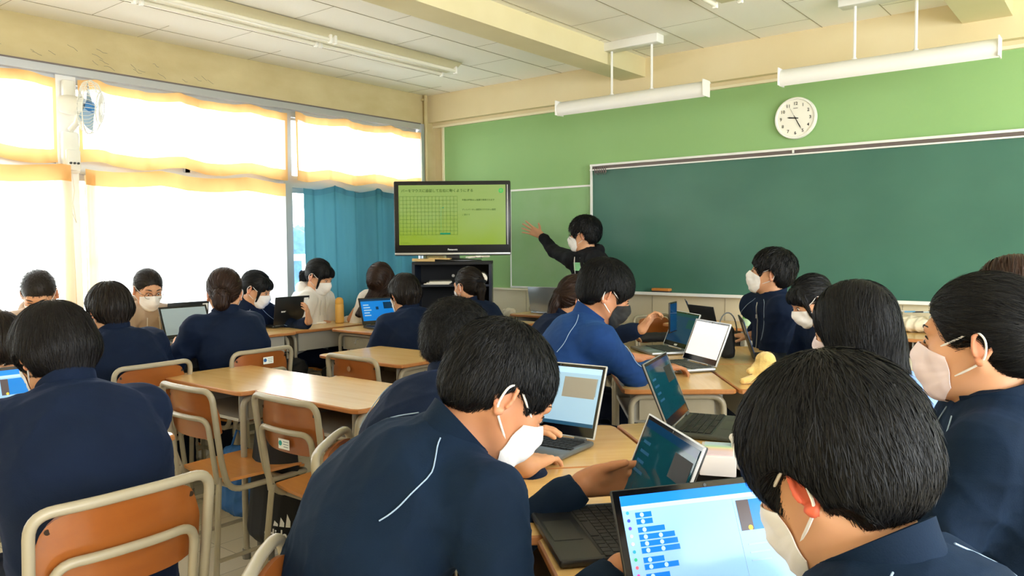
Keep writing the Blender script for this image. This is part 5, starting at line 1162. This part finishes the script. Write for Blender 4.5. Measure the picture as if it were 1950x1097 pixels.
# translucent box of tissues
mat('box_clear','F1EEF0',.12); 
t_=np.array(at3(1368,893,.76)); t=empty('tissue_box',tuple(t_),YAW+math.radians(-16),'white glossy box with faint rainbow sheen beside the tilted tablet','box')
b=MB(); b.box((0,0,.026),(.088,.145,.050),bev=.003); b.build('box',M['box_clear'],t)
m_=bpy.data.materials.new('rainbow'); m_.use_nodes=True; nt=m_.node_tree; bs=nt.nodes['Principled BSDF']; bs.inputs['Roughness'].default_value=.08; tc=nt.nodes.new('ShaderNodeTexCoord'); sx=nt.nodes.new('ShaderNodeSeparateXYZ'); rp=nt.nodes.new('ShaderNodeValToRGB'); e=rp.color_ramp.elements; e[0].position=.25; e[0].color=srgb('F0D8E4'); e[1].position=.8; e[1].color=srgb('C9DFF2')
for ps,cc in ((.42,'F3CFC4'),(.55,'F2ECB8'),(.66,'BFE6C8')): q=e.new(ps); q.color=srgb(cc)
nt.links.new(tc.outputs['Generated'],sx.inputs[0]); nt.links.new(sx.outputs['Y'],rp.inputs[0]); nt.links.new(rp.outputs[0],bs.inputs['Base Color']); MATS['rainbow']=m_
b=MB(); b.box((0,0,.0525),(.072,.128,.0015)); b.build('sheen_label',m_,t,False)
# crumpled printed pouch
p=at3(1428,897,.76); v=Vol(); v.econe(p+UP*.02,p+UP*.075-hd(-90)*.004+hd(0)*.05,hd(-90),(.042,.022),(.036,.016),.02); v.plane(p+UP*.001,-UP,p-.2,p+.2,.004)
o=vol_obj('crumpled_pouch',v,M['white_cloth'],.004,(90,.005),label='crumpled white pouch with thin grey print right of the rainbow box',cat='pouch')
b=MB()
for k in range(4): q=v.snap(np.array([p+UP*(.075-.012*k)-hd(0)*.03+hd(-90)*(u*.05-.03) for u in np.linspace(0,.8,7)]),.0035,5); b.tube([tuple(x) for x in q],.0012,5)
put_under(b.build('print_lines',M['ink'],None),o)
# papers and phones among the window desks
def flat(name,px,py,z,w,h,th_,m,label,cat,rot=0,group=None,lift=0):
    p=at3(px,py,z); b=MB(); b.box((0,0,th_/2+lift),(w,h,th_),bev=min(.002,th_*.4)); o=b.build(name,M[m],None); o.location=tuple(p+UP*.0005); o.rotation_euler=(0,0,YAW+rot); return tag(o,label,cat,group)
flat('notebook',598,616,.76,.16,.11,.012,'paper','white notebook beside the black laptop of the window person','notebook',.5)
flat('notebook',690,613,.76,.15,.11,.008,'paper','open white papers between the bottle and the blue screened laptop','notebook',.2)
mat('red_eraser','C8583C',.5); flat('pen_pouch',672,612,.76,.07,.035,.015,'red_eraser','small red case beside the yellow bottle','case',.3)
# props on the desk by the front wall
mat('canvas','CFC1A2',.9,noise=('BBAC8C',8,(1,1,1),.3)); mat('canvas2','DCD2BB',.9)
p=np.array([pa[0]+.10,-.17,.772]); v=Vol(); v.econe(p+UP*.03,p+UP*.12,(1,0,0),(.10,.06),(.05,.03),.03); v.cone(p+UP*.03,p+UP*.05+np.array([.13,-.04,0]),.035,.02,.03); v.plane(p,-UP,p-.3,p+.3,.006); vol_obj('cloth_bag',v,M['canvas'],.007,(45,.012),label='crumpled beige cloth bag beside the silver laptop at the front wall',cat='bag')
p=np.array([pa[0]-.07,-.36,.42]); v=Vol(); v.econe(p,p+UP*.36,(1,.2,0),(.10,.045),(.065,.03),.03); vol_obj('canvas_tote',v,M['canvas2'],.008,(40,.012),label='cream canvas tote hanging at the end of the front wall desk',cat='bag')
p=at3(1052,602,.772); flat('charger',1046,603,.771,.09,.05,.02,'white_plastic','white charger and cable in front of the silver laptop','charger',.4)
# bag with pens on the right front desk
p=np.array([pc[0]-.16,pc[1]+.18,.772]); v=Vol(); v.econe(p+UP*.05-np.array([.16,0,0]),p+UP*.05+np.array([.10,0,0]),(0,1,0),(.09,.065),(.08,.05),.03); v.plane(p,-UP,p-.4,p+.4,.006); o=vol_obj('cloth_bag',v,M['canvas2'],.007,(40,.012),label='cream cloth bag with pens on top on the right front desk',cat='bag')
for k in range(6):
    b=MB(); q=p+np.array([-.14+.045*k,-.02+.01*(k%3),.125]); d=np.array([.06,.01*(k%2),.004]); b.cyl(tuple(q),tuple(q+d),.005,8); c_=b.build('pen',emi('pc%d'%k,('2F7FB0','2A8F8A','D8D8D8','6AA0C8','444A50','B8C8D0')[k],0.0,.4),None); tag(c_,['blue pen lying leftmost on the cream cloth bag','teal pen on the cream cloth bag','white pen on the cream cloth bag','light blue pen on the cream cloth bag','dark grey pen on the cream cloth bag','pale grey pen rightmost on the cream cloth bag'][k],'pen','pens on the cloth bag')
mat('clear_bag','E3E6E6',.2); q=p+np.array([.17,-.03,0]); v=Vol(); v.econe(q+UP*.03,q+UP*.10,(1,0,0),(.05,.04),(.035,.03),.02); v.plane(q,-UP,q-.2,q+.2,.004); vol_obj('plastic_bag',v,M['clear_bag'],.006,(70,.009),label='crumpled clear plastic bag at the end of the cream cloth bag',cat='bag')
# hanging bags
def hang(name,base,w,dpt,h,X,m,label,strap=True,fold=(35,.012),taper=.8):
    v=Vol(); base=np.asarray(base,float); v.econe(base+UP*dpt*.6,base+UP*h,X,(w,dpt),(w*taper,dpt*.6),.03); o=vol_obj(name,v,M[m],.008,fold,label=label,cat='bag')
    if strap:
        b=MB(); X=nrm(X); t0=base+UP*h; b.tube([tuple(t0-X*w*.5),tuple(t0+UP*.10-X*.01),tuple(t0+UP*.10+X*.01),tuple(t0+X*w*.5)],.005,7); put_under(b.build('strap',M[m],None),o)
    return o,v
mat('bag_blue','1C5FA0',.7,noise=('184F8A',8,(1,1,1),.3)); mat('bag_black','08090C',.75)
q=atd(530,1010,2.75); q=atz(528,1026,.10); o,v=hang('drawstring_bag',q,.17,.085,.46,np.array([1,.05,0]),'bag_black','large black drawstring bag with white sports logo hanging under the empty middle chairs',fold=(22,.006),taper=.72)
# logo: three slanted bars over the word, on the near face of the bag
def on_bag(V2,F2,par,m,name,o_,ux,uz):
    P=np.array([np.array(o_)+np.array(ux)*x+np.array(uz)*y for x,y,*_ in V2]); P=v.snap(P,.0085,6); put_under(newobj(name,P,[list(f) for f in F2],M[m],None,False),par)
V2,F2=text_geo('adidas',.062,.0012,0.,'LEFT'); o0=q+np.array([.045,-.12,.045]); on_bag(V2,F2,o,'label_white','brand_word',o0,(1,0,0),(0,0,1))
for k in range(3):
    x=.05+.034*k; h=.022+.016*k; on_bag([(x,.056),(x+.026,.056),(x+.026,.056+h*.45),(x+.006,.056+h)],[(0,1,2,3)],o,'label_white','logo_bar',o0,(1,0,0),(0,0,1))
q=np.array([d1[0]+.10,d1[1]-.10,.14]); hang('blue_bag',q,.12,.06,.27,np.array([1,.1,0]),'bag_blue','blue cloth bag hanging under the sunlit orange chair seat')
hang('school_bag',(.86,-2.35,.13),.17,.10,.40,np.array([.3,1,0]),'bag_black','black school bag hanging under the desk with the black laptop back')
hang('school_bag',(1.02,-2.05,.12),.15,.09,.36,np.array([1,.6,0]),'bag_black','black school bag beside the legs of the person in the white hoodie')
mat('paper_bag','C79A5E',.8); mat('mesh_bag','8E927F',.8)
q=atz(1768,640,.77); hang('paper_bag',(q[0]+.03,q[1]-.05,.10),.05,.04,.50,np.array([1,0,0]),'paper_bag','narrow brown bag hanging from the right front desk leg',strap=False)
hang('mesh_bag',(q[0]+.13,q[1]-.07,.16),.055,.03,.42,np.array([1,.2,0]),'mesh_bag','grey mesh bag hanging right of the narrow brown bag')
# trees seen through the gap
def tree(x,y,h,rr,lab,sd):
    rg=np.random.default_rng(sd); c=np.array([x,y,-3.5]); v=Vol(); v.cone(c,c+UP*h*.5,.25,.15); t=vol_obj('tree',v,M['trunk_out'],.15,None,label=lab,cat='tree',group='trees beyond the balcony'); v=Vol()
    for k in range(26): a=rg.random()*6.28; e_=rg.random(); v.ell(c+UP*(h*(.42+.5*e_))+np.array([math.cos(a),math.sin(a),0])*rr*(1-e_)*.8,np.array([1,1,.9])*(.5+.6*rg.random())*(1.25-e_*.7),None,.3)
    V,Q=v.mesh(.16); V=V+vnormals(V,Q)*folds(V,rg,6,.35)[:,None]; put_under(newobj('crown',V,Q,M['leaf_out']),t)
h0=ray(556,470); 
for k,(dd,off,h) in enumerate(((26,0,5.6),(30,-2.4,5.0),(29,2.6,5.2))):
    pt=CAM+h0*dd/abs(h0[1]) if False else CAM+h0*dd; tree(pt[0]+off*.6,pt[1]+off,h,1.7,['bluish tree straight out in the window gap','bluish tree left in the window gap','bluish tree right in the window gap'][k],k)
# tablet in the raised hand, cable heap by the television
p=atd(1281,604,3.98); t=empty('tablet',tuple(p),YAW+math.radians(62),'dark tablet held upright in a hand before the orange chair','tablet')
b=MB(); b.box((0,0,0),(.125,.008,.155),bev=.003); b.build('casing',M['black_plastic'],t); b=MB(); b.box((0,-.0045,0),(.112,.001,.14)); b.box((0,.0045,0),(.112,.001,.14)); b.build('screen',M['ui_navy'],t,False)
rg=np.random.default_rng(4); c0=np.array(onstand(.20,-.13,hz+.035)); P=[c0+np.array([.09*math.sin(1.9*i)+.02*rg.normal(),.045*math.cos(2.7*i),.012+.012*abs(math.sin(i))]) for i in range(26)]
b=MB(); b.tube([tuple(x) for x in P],.0055,7); o=b.build('cable_heap',M['paper'],None); tag(o,'tangled white cable lying under the right end of the television','cable')
# ================================================================ LIGHT
W_=bpy.data.worlds.new('world'); SC.world=W_; W_.use_nodes=True; nt=W_.node_tree; bg=nt.nodes['Background']; bg.inputs[0].default_value=(.92,.97,1.0,1); bg.inputs[1].default_value=WORLD
def area(name,loc,rot,sx,sy,e,portal=False,col=(1,1,1)):
    l=bpy.data.lights.new(name,'AREA'); l.shape='RECTANGLE'; l.size=sx; l.size_y=sy; l.energy=e; l.color=col
    if portal: l.cycles.is_portal=True
    o=bpy.data.objects.new(name,l); COL.objects.link(o); o.location=loc; o.rotation_euler=rot; return o
area('window_portal',(-.2,-4.3,1.66),(0,-PI/2,0),1.7,8.2,1,True)
area('fill_portal',(RX+.25,-4.5,1.67),(0,PI/2,0),1.6,7.,1,True)  # admits sky fill through the opening added in the unseen right wall
SC.view_settings.view_transform='Standard'; SC.view_settings.look='None'; SC.view_settings.exposure=EXPO; SC.view_settings.gamma=1; SC.view_settings.use_curve_mapping=False
SC.cycles.use_denoising=True
SC.cycles.max_bounces=10; SC.cycles.diffuse_bounces=6; SC.cycles.transparent_max_bounces=24; SC.cycles.caustics_reflective=False; SC.cycles.caustics_refractive=False; SC.cycles.sample_clamp_indirect=8
